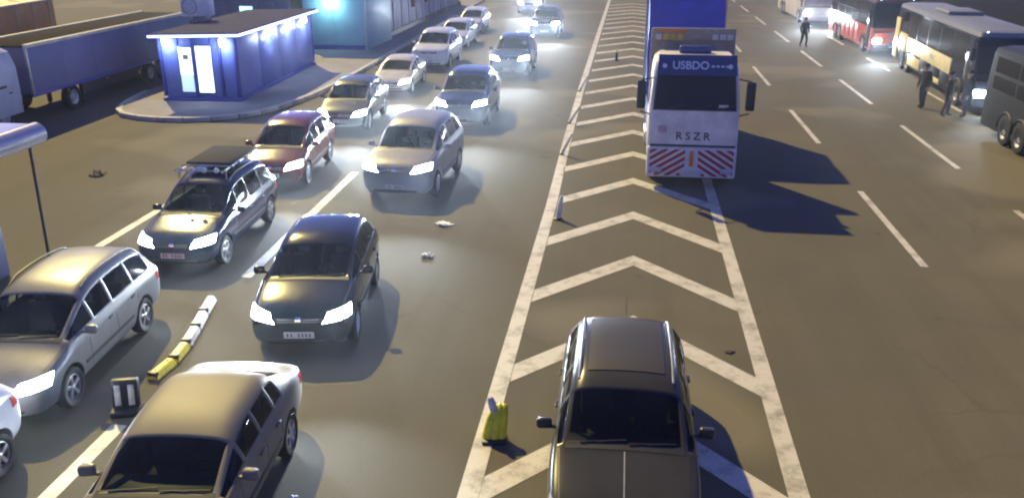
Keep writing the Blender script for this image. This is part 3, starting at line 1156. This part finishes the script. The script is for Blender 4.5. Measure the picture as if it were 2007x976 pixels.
B().box((-1.225 - .04, 6.2, 1.40), (.01, .7, .22)).build("side_emblem", pmat("emblem_olive", (.28, .24, .08), .5), yc)
rc = coach(13.75, 52.6, 11.5, 3.15, (M_CRED, M_CDARK, M_CMAR), "red coach with maroon roof behind the black and yellow coach", CG, lit=1)
cc = coach(12.9, 69.0, 12.0, 3.15, (M_CCREAM, M_CCREAM, M_CCREAM), "cream coach farthest up the far side of the road", CG, lit=1)
gc = coach(12.75, 21.0, 12.0, 3.1, (M_CGREY, M_CGREY, M_CGREY), "dark grey coach cut off by the right edge", CG, lit=0)

# ------------------------------------------------------------------ people by the coaches
M_SKIN = pmat("skin", (.30, .18, .12), .6)
M_HAIR = pmat("hair", (.015, .012, .01), .7)


def person(x, y, face, top, legs, label, h=1.74, stride=.12, bag=None):
    jac = pmat("cloth_" + top[0], top[1], .9, noise=.2)
    tro = pmat("cloth_" + legs[0], legs[1], .9, noise=.2)
    s = h / 1.74
    root = empty("person", (x, y, 0), R(face), label, "person", "people standing beside the coaches")
    J = {'pel': (0, 0, .95, .15), 'wai': (0, .0, 1.10, .135), 'che': (0, -.01, 1.32, .165), 'nec': (0, 0, 1.48, .062), 'hd0': (0, -.015, 1.57, .085), 'hd1': (0, -.02, 1.68, .085),
         'sl': (.19, 0, 1.41, .07), 'el': (.26, .03, 1.13, .05), 'wl': (.25, -.08, .89, .035), 'pl': (.245, -.11, .81, .034),
         'sr': (-.19, 0, 1.41, .07), 'er': (-.27, .02, 1.13, .05), 'wr': (-.27, -.06, .89, .035), 'pr': (-.268, -.09, .81, .034),
         'hl': (.10, 0, .88, .10), 'kl': (.11, -stride * .6, .49, .066), 'al': (.11, -stride * .4, .09, .045), 'tl': (.12, -stride * .4 - .17, .04, .038),
         'hr': (-.10, 0, .88, .10), 'kr': (-.11, stride * .1, .49, .066), 'ar': (-.11, stride * .9, .09, .045), 'tr': (-.12, stride * .9 - .17, .04, .038)}
    E_ = [('pel', 'wai'), ('wai', 'che'), ('che', 'nec'), ('nec', 'hd0'), ('hd0', 'hd1'), ('che', 'sl'), ('sl', 'el'), ('el', 'wl'), ('wl', 'pl'), ('che', 'sr'), ('sr', 'er'), ('er', 'wr'), ('wr', 'pr'),
          ('pel', 'hl'), ('hl', 'kl'), ('kl', 'al'), ('al', 'tl'), ('pel', 'hr'), ('hr', 'kr'), ('kr', 'ar'), ('ar', 'tr')]
    ks = list(J)
    me = bpy.data.meshes.new("skeleton")
    me.from_pydata([Vector(J[k][:3]) * s for k in ks], [(ks.index(a), ks.index(b)) for a, b in E_], [])
    o = bpy.data.objects.new("skeleton", me)
    col.objects.link(o)
    o.modifiers.new("k", 'SKIN')
    sb = o.modifiers.new("u", 'SUBSURF')
    sb.levels = sb.render_levels = 1
    for i, k in enumerate(ks):
        me.skin_vertices[0].data[i].radius = (J[k][3] * s * 1.2, J[k][3] * s * 1.2 * (.72 if k in ('pel', 'wai', 'che') else 1))
    me.skin_vertices[0].data[0].use_root = True
    dg = bpy.context.evaluated_depsgraph_get()
    bodym = bpy.data.meshes.new_from_object(o.evaluated_get(dg))
    bpy.data.objects.remove(o)
    bb = B()
    bb.bm.from_mesh(bodym)
    for f in bb.bm.faces:
        c = f.calc_center_median() / s
        if c.z > 1.47:
            f.material_index = 0
        elif c.z > .93 or (abs(c.x) > .2 and c.z > .87):
            f.material_index = 1
        elif abs(c.x) > .2:
            f.material_index = 0
        elif c.z < .075:
            f.material_index = 3
        else:
            f.material_index = 2
    bb.mi = 0
    for sx, w in ((1, J['pl']), (-1, J['pr'])):
        base = Vector(w[:3])
        for q, ln in enumerate((.075, .085, .08, .062)):
            p0 = base + Vector((sx * .004, -.03 + .02 * q, -.02))
            bb.tube([p0 * s, (p0 + Vector((0, -.006, -ln * .55))) * s, (p0 + Vector((-sx * .015, -.012, -ln))) * s], [.009 * s, .0085 * s, .006 * s], 5)
        p0 = base + Vector((-sx * .012, -.035, .035))
        bb.tube([p0 * s, (p0 + Vector((-sx * .012, -.028, -.03))) * s, (p0 + Vector((-sx * .012, -.035, -.06))) * s], [.011 * s, .010 * s, .007 * s], 5)
    # face: nose, ears
    bb.tube([Vector((0, -.10, 1.65)) * s, Vector((0, -.125, 1.605)) * s], [.008 * s, .016 * s], 5)
    for sx in (1, -1):
        bb.box(Vector((sx * .088, 0, 1.62)) * s, (.02 * s, .04 * s, .06 * s), .008 * s)
    bo = bb.build("body", [M_SKIN, jac, tro, M_BLACK], root, ang=60)
    hr = B()
    t = bmesh.new()
    bmesh.ops.create_icosphere(t, subdivisions=3, radius=.112)
    for v in t.verts:
        if v.co.y < -.02 and v.co.z < .045:
            v.co *= .80
        if v.co.z < -.03:
            v.co *= .86
    bmesh.ops.scale(t, vec=(.92, 1.02, 1.05), verts=t.verts)
    bmesh.ops.translate(t, vec=(0, .0, 1.665), verts=t.verts)
    bmesh.ops.scale(t, vec=(s, s, s), verts=t.verts)
    hr.merge(t)
    hr.build("hair", M_HAIR, root, ang=80)
    return root


D1, D2, D3 = ("black", (.012, .010, .010)), ("brown", (.035, .02, .014)), ("plum", (.03, .012, .02))
person(12.05, 37.2, -60, D2, D1, "person in dark brown jacket standing apart beside the coach's rear wheels", 1.78, .10)
person(12.45, 35.55, 70, D1, D3, "person in black top facing another, middle of the three by the coach", 1.74, .16)
person(13.10, 35.45, -80, D1, D1, "person all in black nearest the front of the black and yellow coach", 1.80, .08)
person(10.75, 56.3, 20, D1, D1, "lone person in dark clothes walking in front of the cream coach", 1.74, .24)

# ------------------------------------------------------------------ kiosk island and kiosk
outl = []
for k in range(9):                                         # rounded nose towards the camera
    a = R(200 + 140 * k / 8)
    outl.append((-17.2 + 3.3 * math.cos(a) * 1.02, 33.2 + 2.5 * math.sin(a)))
outl = [(-21.2, 38.5), (-20.9, 34.8)] + [(-20.3, 32.6), (-19.6, 31.45), (-18.4, 30.85), (-17.0, 30.7), (-15.8, 31.0), (-14.7, 31.7), (-14.0, 33.2), (-13.5, 36.0), (-13.3, 40.0)] + [(-13.6, 52.0), (-14.0, 66.0), (-14.3, 100.0), (-21.2, 100.0)]
# densify and smooth
def chaikin(p, n=2, closed=True):
    for _ in range(n):
        q = []
        for a, b in zip(p, p[1:] + p[:1]):
            q.append((a[0] * .75 + b[0] * .25, a[1] * .75 + b[1] * .25))
            q.append((a[0] * .25 + b[0] * .75, a[1] * .25 + b[1] * .75))
        p = q
    return p


outl = chaikin(outl, 2)
cxm = sum(p[0] for p in outl) / len(outl)
isl = B()
isl.prism(outl, .0, .15)
isle = tag(isl.build("kerb_island", M_ISLAND, ang=30), kind="structure")
# kerb stones round the visible edge: each stone a piece of its own
path = [p for p in outl]
acc = []
n = len(path)
import itertools
seg = []
for i in range(n):
    a, b = Vector(path[i]), Vector(path[(i + 1) % n])
    seg.append((a, b, (b - a).length))
tot = sum(x[2] for x in seg)


def along(d):
    d %= tot
    for a, b, l in seg:
        if d <= l:
            return a.lerp(b, d / l), (b - a).normalized()
        d -= l
    return seg[-1][1], (seg[-1][1] - seg[-1][0]).normalized()


kst = B().box((0, 0, .085), (.97, .22, .18), .025, None, 2).mesh("kerb_stone", M_KERB)
d = 0
while d < tot:
    p, t = along(d + .5)
    if p.y < 70 and (p.x > -14.9 or p.y < 36):
        o = link("kerb_stone", kst, isle, (p.x, p.y, random.uniform(-.004, .006)), (0, 0, math.atan2(t.y, t.x)))
    d += 1.0

M_KWALL = pmat("kiosk_panel", (.15, .20, .50), .45, noise=.15, nscale=2)
M_KPOST = pmat("kiosk_post", (.05, .07, .30), .4)
M_KROOF = pmat("kiosk_roof", (.03, .03, .09), .9, spec=.08, noise=.3, nscale=1.5)
M_LED = pmat("led_strip", (.7, .8, 1), .3, emit=(.36, .46, 1.0), estr=3)
M_KLAMP = pmat("wall_lamp_lit", (.8, .9, 1), .3, emit=(.75, .85, 1.0), estr=9)
M_KWIN = pmat("lit_window", (.8, .9, .95), .2, emit=(.78, .95, 1.0), estr=1.0)
M_KWIN2 = pmat("lit_window_dim", (.6, .8, .9), .2, emit=(.55, .80, .95), estr=.42)
ka = math.atan2(10.5, -.55) - math.pi / 2                    # long axis slightly turned
kiosk = empty("kiosk", (-19.05, 34.0, .15), ka * .9, "blue lit flat-roofed kiosk with two glowing windows on the island", "kiosk")
KW, KL, KH = 3.25, 10.4, 2.62
B().box((KW / 2, KL / 2, .06), (KW + .1, KL + .1, .14), .01).build("plinth", pmat("plinth_blue", (.06, .07, .34), .6), kiosk)
wall = B()
wall.box((KW / 2, KL / 2 + .05, KH / 2 + .1), (KW - .1, KL - .1, KH - .1)).build("wall", M_KWALL, kiosk)
# wall panels: front 5, side 8
for k in range(4):
    y0 = .12 + k * (KL - .2) / 4
    B().box((KW - .035, y0 + (KL - .2) / 8, 1.38), (.05, (KL - .2) / 4 - .03, 2.36), .006).build("wall_panel", M_KWALL, kiosk)
for k in (0, 8):
    B().box((KW - .01, .1 + k * (KL - .2) / 8, 1.38), (.09, .08, 2.4), .01).build("wall_post", M_KPOST, kiosk)
for x0 in (.05, 1.46, 2.55, 3.2):
    B().box((x0, .03, 1.38), (.10 if x0 != 1.46 else .16, .14, 2.4), .01).build("wall_post", M_KPOST, kiosk)
for x0, x1 in ((.12, .80), (2.16, 2.48), (2.62, 3.12)):
    B().box(((x0 + x1) / 2, .075, 1.38), (x1 - x0, .05, 2.36), .006).build("wall_panel", M_KWALL, kiosk)
wn1 = B().box((1.08, .05, 1.30), (.60, .06, 1.86), .01).build("window", M_KPOST, kiosk)
B().box((1.08, .012, 1.62), (.52, .03, 1.12), .004).build("pane", M_KWIN, wn1)
B().box((1.08, .012, .71), (.52, .03, .66), .004).build("pane", M_KWIN2, wn1)
B().box((1.10, -.01, 1.80), (.24, .012, .20)).build("notice", pmat("notice_olive", (.22, .23, .16), .6), wn1)
dr = B().box((1.85, .05, 1.26), (.72, .06, 2.04), .01).build("door", M_KPOST, kiosk)
B().box((1.85, .012, 1.30), (.64, .03, 1.88), .004).build("pane", M_KWIN, dr)
B().box((2.02, -.02, 1.0), (.03, .05, .7), .008).build("handle", pmat("door_grey", (.25, .3, .33), .4), dr)
rf = B()
rf.hull8([(-.22, -.30, KH - .02), (KW + .30, -.30, KH + .06), (KW + .30, KL + .2, KH + .06), (-.22, KL + .2, KH - .02),
          (-.22, -.30, KH + .12), (KW + .30, -.30, KH + .20), (KW + .30, KL + .2, KH + .20), (-.22, KL + .2, KH + .12)])
rfo = rf.build("roof", M_KROOF, kiosk)
B().hull8([(-.24, -.34, KH - .02), (KW + .34, -.34, KH + .06), (KW + .34, -.302, KH + .06), (-.24, -.302, KH - .02),
           (-.24, -.34, KH + .06), (KW + .34, -.34, KH + .14), (KW + .34, -.302, KH + .14), (-.24, -.302, KH + .06)]).build("light_strip", M_LED, rfo)
B().box((KW + .321, KL / 2 - .05, KH + .105), (.036, KL + .5, .08)).build("light_strip", M_LED, rfo)
for (x0, y0, ax) in ((.35, -.08, 0), (2.75, -.08, 0), (KW + .08, 3.9, 1), (KW + .08, 6.6, 1), (KW + .08, 9.0, 1)):
    lm = B().box((x0, y0, 2.42), (.22, .14, .26) if ax == 0 else (.14, .22, .26), .03, None, 2).build("wall_lamp", M_KLAMP, kiosk)
    ld = bpy.data.lights.new("wall_lamp_light", 'POINT')
    ld.energy = 28
    ld.color = (.55, .66, 1.0)
    ld.shadow_soft_size = .12
    lo_ = bpy.data.objects.new("wall_lamp_light", ld)
    col.objects.link(lo_)
    lo_.parent = kiosk
    lo_.location = (x0, y0 - .28, 2.25) if ax == 0 else (x0 + .28, y0, 2.25)


def ac_unit(loc, rz, label):
    r = empty("air_conditioner", loc, rz, label, "air conditioner")
    m = pmat("ac_cream", (.80, .78, .68), .5, noise=.15)
    B().box((0, 0, .62), (1.35, .6, .85), .04).build("case", m, r)
    f = B()
    f.lathe([(.34, 0), (.36, -.03), (.32, -.03), (.32, 0)], (-.25, -.30, .62), 'Y', 20)
    for k in range(6):
        f.box((-.25, -.32, .38 + .1 * k), (.62, .015, .015))
    f.build("fan_guard", M_GALV, r)
    for sx in (-.45, .45):
        B().box((sx, 0, .10), (.08, .5, .2), .01).build("foot", M_GALV, r)
    return r


ac_unit((-19.6, 38.9, 2.92), .05, "cream air conditioner box standing on the kiosk roof")

# cyan cabin and long grey building behind the kiosk
cyan = empty("container_cabin", (-18.9, 50.3, 0.15), -.02, "cyan painted cabin behind the kiosk", "cabin")
M_CY = pmat("cyan_panel", (.28, .52, .56), .45, noise=.12, nscale=1)
B().box((1.9, 2.6, 1.55), (3.8, 5.2, 3.1), .03).build("wall", M_CY, cyan)
for k in range(2):
    B().box((.97 + 1.86 * k, -.02, 1.62), (1.83, .05, 2.7), .012).build("wall_panel", M_CY, cyan)
B().box((1.9, -.04, .14), (3.86, .06, .24)).build("base_rail", M_KPOST, cyan)
B().box((1.9, 2.6, 3.16), (4.0, 5.4, .14), .02).build("roof", pmat("cabin_roof", (.4, .42, .4), .6), cyan)
B().box((3.78, -.04, 1.55), (.09, .08, 3.1), .01).build("corner_post", M_PLATE, cyan)
lampc = B().box((1.7, -.25, 3.0), (.5, .2, .12), .02).build("wall_lamp", pmat("cyan_lamp", (.6, .9, 1), .3, emit=(.45, .85, 1.0), estr=5), cyan)
ld = bpy.data.lights.new("cabin_lamp_light", 'POINT')
ld.energy = 60
ld.color = (.5, .85, 1.0)
ld.shadow_soft_size = .2
lo_ = bpy.data.objects.new("cabin_lamp_light", ld)
col.objects.link(lo_)
lo_.parent = cyan
lo_.location = (1.7, -.6, 2.7)

M_GW = pmat("grey_panel", (.33, .32, .40), .6, noise=.2, nscale=.8)
M_GP = pmat("pale_post", (.55, .56, .62), .5)
blg = empty("long_building", (-15.55, 55.7, .15), 0, "long lavender grey building with pale posts beyond the cyan cabin", "building")
B().box((-2.4, 13, 1.75), (4.8, 26, 3.5), .02).build("wall", M_GW, blg)
B().box((-2.4, 13, 3.56), (5.3, 26.6, .16), .02).build("roof", M_KROOF, blg)
for k in range(12):
    B().box((.03, 1.1 + 2.16 * k, 1.8), (.06, 1.9, 2.9), .01).build("wall_panel", M_GW, blg)
    if k % 2:
        B().box((.06, .05 + 2.16 * k, 1.75), (.14, .22, 3.4), .02).build("post", M_GP, blg)
for k in (3, 5, 6, 8):
    f = B().box((.07, 1.1 + 2.16 * k, 1.9), (.05, 1.2, 1.3), .01).build("window", M_GP, blg)
    B().box((.10, 1.1 + 2.16 * k, 1.9), (.03, 1.05, 1.15)).build("pane", M_GLASSD, f)
B().box((.08, 13, .16), (.1, 26, .3)).build("base_rail", M_BLACK, blg)

cab2 = empty("site_cabin", (-26.5, 50.5, 0), .0, "low dim cabin with a small cyan window behind the kiosk roof", "cabin")
B().box((3.4, 2, 1.5), (6.8, 4, 3.0), .03).build("wall", pmat("dim_panel", (.16, .15, .20), .6, noise=.2), cab2)
B().box((3.4, 2, 3.06), (7.1, 4.3, .14), .02).build("roof", M_KROOF, cab2)
for k in range(7):
    B().box((.5 + .97 * k, -.02, 1.5), (.90, .05, 2.7), .01).build("wall_panel", MATS["dim_panel"], cab2)
w2 = B().box((4.1, -.05, 2.15), (.9, .06, .9), .01).build("window", M_KPOST, cab2)
B().box((4.1, -.085, 2.15), (.78, .03, .78)).build("pane", pmat("cyan_window", (.5, .9, .9), .2, emit=(.45, 1.0, .95), estr=.9), w2)
d2 = B().box((6.3, -.05, 1.3), (.85, .06, 2.3), .01).build("door", pmat("blue_door", (.02, .16, .45), .4), cab2)
B().box((6.0, -.1, 1.2), (.04, .05, .2), .01).build("handle", M_GALV, d2)

# ------------------------------------------------------------------ lorry with the long blue trailer
M_TRW = pmat("trailer_side", (.14, .14, .25), .6, noise=.12, nscale=.7)
M_TRC = pmat("trailer_cream", (.58, .54, .42), .6, noise=.25, nscale=2)
semi = empty("trailer_lorry", (-22.0, 29.9, 0), R(1.5), "long violet blue trailer lorry with cream roof edge parked beside the kiosk island", "lorry")
TL = 13.4
B().box((-1.25, TL / 2, 1.92), (2.44, TL - .06, 1.72), .02).build("trailer_box", M_TRW, semi)
for k in range(6):
    y0 = .1 + k * (TL - .2) / 6
    B().box((-.024, y0 + (TL - .2) / 12, 1.92), (.03, (TL - .2) / 6 - .015, 1.66), .004).build("side_panel", M_TRW, semi)
for x0 in (-.02, -2.48):
    B().box((x0, TL / 2, 2.83), (.14, TL, .14), .03).build("roof_rail", M_TRC, semi)
B().box((-1.25, TL / 2, 2.79), (2.3, TL - .1, .1), .02).build("roof_sheet", pmat("roof_brown", (.03, .025, .018), .95, spec=.05, noise=.3), semi)
for x0 in (.0, -2.5):
    B().box((x0, TL / 2, 1.02), (.07, TL, .12), .01).build("lower_rail", M_KPOST, semi)
B().box((-.03, .06, 1.92), (.1, .1, 1.7), .01).build("corner_post", M_GALV, semi)
B().box((-1.25, TL / 2 + .5, .92), (1.0, TL - 1.2, .2), .02).build("chassis", M_CHASSIS, semi)
B().box((-.10, 5.6, .72), (.05, 4.6, .42), .01).build("side_guard", M_CHASSIS, semi)
for yy in (8.9, 10.2, 11.5, 2.6):
    for x0 in (-.18, -2.3):
        link("wheel", TRUCKW, semi, (x0, yy, .51), (0, 0, 0 if x0 > -1 else math.pi))
for x0 in (-.5, -2.0):
    B().box((x0, 3.9, .5), (.14, .14, .95), .01).build("landing_leg", M_CHASSIS, semi)
for k in range(4):
    B().lathe([(.001, 0), (.04, 0), (.04, .02), (.001, .02)], (.0, 2.2 + 2.9 * k, .86), 'X', 10).build("side_marker", M_ORANGE, semi)
tcab = loft_cab([(.55, 1.22, -2.75, -.55, .15), (1.4, 1.24, -2.8, -.55, .15), (2.2, 1.23, -2.75, -.55, .15), (2.75, 1.10, -2.5, -.6, .2), (2.88, .95, -2.3, -.75, .25)], "cab", M_CWHITE, semi)
tcab.location = (-1.25, 0, 0)
B().hull8([(-.005, -2.35, 1.55), (-.005, -1.35, 1.55), (-.04, -1.35, 1.55), (-.04, -2.35, 1.55), (-.075, -2.15, 2.4), (-.075, -1.35, 2.4), (-.12, -1.35, 2.4), (-.12, -2.15, 2.4)]).build("door_window", M_GLASSD, semi)
B().box((.0, -1.2, 1.35), (.03, .2, .05), .01).build("door_handle", M_BLACK, semi)
for yy in (-1.7,):
    for x0 in (-.2, -2.3):
        link("wheel", TRUCKW, semi, (x0, yy, .51), (0, 0, 0 if x0 > -1 else math.pi))

orl = empty("tarpaulin_trailer", (-31.5, 38.0, 0), R(8), "orange tarpaulin trailer in the upper left corner", "trailer")
B().box((-1.25, 5, 2.1), (2.5, 10, 2.0), .05).build("tarpaulin", pmat("orange_tarp", (.55, .26, .05), .6, noise=.25, nscale=1, bump=.3), orl)
B().box((-1.25, 5, .95), (2.4, 9.8, .24), .02).build("chassis", M_CHASSIS, orl)
for k in range(6):
    B().tube([(.02, .4 + 1.8 * k, 1.1), (.03, .4 + 1.8 * k, 3.05), (-1.25, .4 + 1.8 * k, 3.14)], .025, 5).build("strap", M_TRC, orl)
B().box((.02, 5, 3.06), (.1, 10, .1), .02).build("roof_rail", M_TRC, orl)
for yy in (6.2, 7.4, 8.6, 1.6):
    for x0 in (-.2, -2.3):
        link("wheel", TRUCKW, orl, (x0, yy, .51), (0, 0, 0 if x0 > -1 else math.pi))
car("saloon_car", 'sedan', -29.0, 36.2, -20, C_BLACK, "dark saloon half hidden beyond the violet blue trailer", lit=0, interior=False, detail=0)

# ------------------------------------------------------------------ canopy with white rounded edge, post and booth on the left
cano = empty("booth_canopy", (-12.0, 16.3, 0), R(0), "white rounded canopy edge on a thin dark post at the left border", "canopy")
M_CAN = pmat("canopy_white", (.36, .34, .40), .22, metal=.5, noise=.1)
B().tube([(-.12, .06, 2.95), (-.12, -6.0, 2.95)], .23, 20).build("rounded_edge", M_CAN, cano)
B().box((-2.2, -2.95, 3.0), (4.1, 5.9, .34), .05).build("roof_slab", M_CAN, cano)
B().tube([(-.36, 0, 0), (-.30, 0, 2.76)], .035, 10).build("post", M_BLACK, cano)
B().tube([(.42, -2.6, 0), (.0, -2.6, 2.76)], .035, 10).build("post", M_BLACK, cano)
B().lathe([(.001, .0), (.12, .0), (.12, .02), (.05, .03), (.001, .03)], (-.36, 0, 0.001), 'Z', 14).build("post_base", M_BLACK, cano)
booth = empty("toll_booth", (-13.45, 14.5, 0), 0, "dark blue booth under the canopy, cut off by the left edge", "booth")
B().box((0, 0, 1.15), (1.2, 2.4, 2.3), .06).build("wall", pmat("booth_blue", (.04, .05, .13), .45, noise=.2), booth)
B().box((.605, -.1, 1.5), (.03, 1.8, .9), .01).build("window", M_GLASSD, booth)
B().box((0, 0, 2.36), (1.35, 2.6, .12), .03).build("roof", M_KROOF, booth)
B().box((.612, -.1, .98), (.06, 1.9, .06), .01).build("sill", M_GALV, booth)

# ------------------------------------------------------------------ lane separator, bollards, litter
M_SY = pmat("separator_yellow", (.68, .50, .02), .5, noise=.35, nscale=9)
M_SWH = pmat("separator_white", (.66, .62, .52), .5, noise=.4, nscale=7)
sep_pts = [(-7.50, 11.72), (-7.45, 12.35), (-7.52, 12.95), (-7.66, 13.6), (-7.82, 14.25), (-7.98, 14.95)]
seps = ["yellow scuffed rubber separator piece nearest the amber roofed saloon", "yellow rubber separator piece joining the first white one",
        "white scuffed separator piece next to the yellow ones", "white scuffed separator piece in the middle of the white run", "white separator piece at the far tip of the curved row"]
for k in range(5):
    a, b = Vector(sep_pts[k]), Vector(sep_pts[k + 1])
    dv = b - a
    r = empty("lane_separator", ((a.x + b.x) / 2, (a.y + b.y) / 2, 0), math.atan2(dv.y, dv.x), seps[k], "lane separator", "curved row of lane separators between the two queues")
    m = M_SY if k < 2 else M_SWH
    ln = dv.length - .03
    s = B()
    s.hull8([(-ln / 2, -.11, .004), (ln / 2, -.11, .004), (ln / 2, .11, .004), (-ln / 2, .11, .004), (-ln / 2 + .03, -.06, .13), (ln / 2 - .03, -.06, .13), (ln / 2 - .03, .06, .13), (-ln / 2 + .03, .06, .13)])
    bmesh.ops.bevel(s.bm, geom=s.bm.edges[:], offset=.015, segments=2, affect='EDGES')
    s.build("rubber_body", m, r)
    for sx in (-1, 1):
        B().lathe([(.001, .0), (.02, .0), (.02, .012), (.001, .014)], (sx * ln * .28, 0, .128), 'Z', 8).build("bolt", M_BLACK, r)
    B().box((-ln / 2 + .05, 0, .085), (.07, .17, .10), .01).build("joint_band", M_BLACK, r)
mk = empty("end_marker", (-7.36, 10.75, 0), R(15), "black end marker with two white reflective bars beside the amber roofed saloon", "road marker")
B().box((0, 0, .05), (.42, .34, .10), .03).build("base", M_BLACK, mk)
B().box((0, .08, .30), (.40, .12, .46), .03, Matrix.Rotation(R(-10), 3, 'X')).build("board", M_BLACK, mk)
for sx in (-1, 1):
    B().box((sx * .10, .005, .30), (.09, .02, .32), .006, Matrix.Rotation(R(-10), 3, 'X')).build("reflective_bar", M_SWH, mk)


def bollard(x, y, h, r, tilt, tdir, mats, label, ribs=0):
    o = empty("bollard", (x, y, 0), 0, label, "bollard", "bollards on the hatched strip")
    rot = Matrix.Rotation(R(tilt), 3, Vector((math.cos(R(tdir)), math.sin(R(tdir)), 0)))
    b = B().lathe([(.001, .0), (r * 1.7, .0), (r * 1.7, .03), (r * 1.1, .05), (.001, .05)], (0, 0, .002), 'Z', 16).build("base", M_BLACK, o)
    s = B().lathe([(r * 1.08, .04), (r, .10), (r * .92, h * .66), (r * .70, h * .76), (.001, h * .76)], (0, 0, 0), 'Z', 16)
    for k in range(ribs):
        a = 2 * math.pi * k / ribs
        s.tube([(r * .98 * math.cos(a), r * .98 * math.sin(a), .08), (r * .9 * math.cos(a), r * .9 * math.sin(a), h * .66)], r * .22, 6)
    q = s.build("post", mats[0], o)
    q.rotation_euler = rot.to_euler()
    c = B().lathe([(r * .66, h * .74), (r * .70, h * .80), (r * .62, h * .95), (r * .35, h), (.001, h)], (0, 0, 0), 'Z', 14).build("cap", mats[1], o)
    c.rotation_euler = rot.to_euler()
    return o


M_BY = pmat("bollard_yellow", (.80, .74, .03), .4, noise=.25, nscale=8)
ym_ = empty("bollard", (-1.66, 10.74, 0), R(8), "slumped yellow rubber marker with pale top beside the graphite car", "bollard", "bollards on the hatched strip")
B().box((0, 0, .025), (.36, .30, .05), .02).build("base", M_BLACK, ym_)
yb = B()
for q, (px, rr_) in enumerate(((-.085, .075), (0, .085), (.085, .07))):
    yb.tube([(px * 1.15, 0, .03), (px * 1.1 + .02, .03, .16), (px + .05, .09, .32), (px * .8 + .085, .17, .44), (px * .6 + .09, .21, .47)], [rr_ * 1.1, rr_ * 1.12, rr_, rr_ * .85, rr_ * .4], 10)
yb.build("post", M_BY, ym_, ang=60)
B().tube([(.0, .10, .38), (-.03, .16, .50), (-.06, .20, .57)], [.055, .06, .045], 9).build("cap", M_SWH, ym_)
bollard(-1.55, 20.95, .62, .07, 9, 120, (M_SWH, M_SWH), "short white bollard leaning at the second full chevron from the lorry")
bollard(-1.97, 27.6, .85, .05, 28, 60, (M_SWH, M_SWH), "thin white post leaning over the strip's edge line level with the lorry's bumper")
bollard(-2.05, 32.4, .85, .05, 34, 60, (M_SWH, M_SWH), "thin white post bent over the edge line level with the lorry's windshield")
bollard(-2.05, 39.2, .85, .05, 30, 60, (M_SWH, M_SWH), "thin white post bent over the edge line farthest from the camera")
bollard(-.55, 48.8, .62, .08, 0, 0, (M_BLACK, M_BY), "small dark bollard standing on the far part of the hatching")


def litter(x, y, size, mat, label):
    rnd = random.Random(int(x * 100 + y * 10))
    t = bmesh.new()
    bmesh.ops.create_grid(t, x_segments=7, y_segments=7, size=.5)
    for v in t.verts:
        v.co.x *= size[0] * (1 + .15 * rnd.uniform(-1, 1))
        v.co.y *= size[1] * (1 + .15 * rnd.uniform(-1, 1))
        v.co.z = .008 + abs(rnd.gauss(0, .5)) * size[2]
    s = B()
    s.merge(t)
    o = s.build("litter", mat, None, (x, y, .004), (0, 0, rnd.uniform(0, 3)), ang=15)
    sol = o.modifiers.new("t", 'SOLIDIFY')
    sol.thickness = .004
    return tag(o, label, "litter", "bits of litter on the road")


M_PAPER = pmat("paper_white", (.6, .6, .58), .7)
M_TRASH = pmat("brown_scrap", (.05, .035, .02), .8)
for (x, y, sz, m, lb) in ((-4.35, 20.15, (.42, .3, .04), M_PAPER, "flat white scrap lying behind the black hatchback's rear corner"),
                          (-4.25, 17.9, (.2, .26, .07), M_PAPER, "small crumpled white scrap nearest the black hatchback's rear door"),
                          (-4.05, 9.0, (.14, .10, .03), M_PAPER, "tiny white scrap at the lower edge beside the amber roofed saloon"),
                          (-15.55, 23.3, (.45, .35, .10), M_TRASH, "brown crumpled rag on the open asphalt before the island"),
                          (2.02, 14.0, (.16, .12, .02), M_TRASH, "dark leaf like scrap on the right leg of a chevron")):
    litter(x, y, sz, m, lb)

# ------------------------------------------------------------------ thin volume added to imitate camera bloom round the lamps
HAZE = 0.0011
if HAZE > 0:
    hz = B()
    hz.box((0, 650, 3.2), (1810, 1712, 8.6))
    hm = bpy.data.materials.new("bloom_haze")
    hm.use_nodes = True
    nt = hm.node_tree
    nt.nodes.remove(nt.nodes["Principled BSDF"])
    pv = nt.nodes.new("ShaderNodeVolumePrincipled")
    pv.inputs["Color"].default_value = (.85, .9, 1, 1)
    pv.inputs["Density"].default_value = HAZE
    pv.inputs["Anisotropy"].default_value = .9
    nt.links.new(pv.outputs[0], nt.nodes["Material Output"].inputs["Volume"])
    tag(hz.build("bloom_volume", hm), kind="stuff")
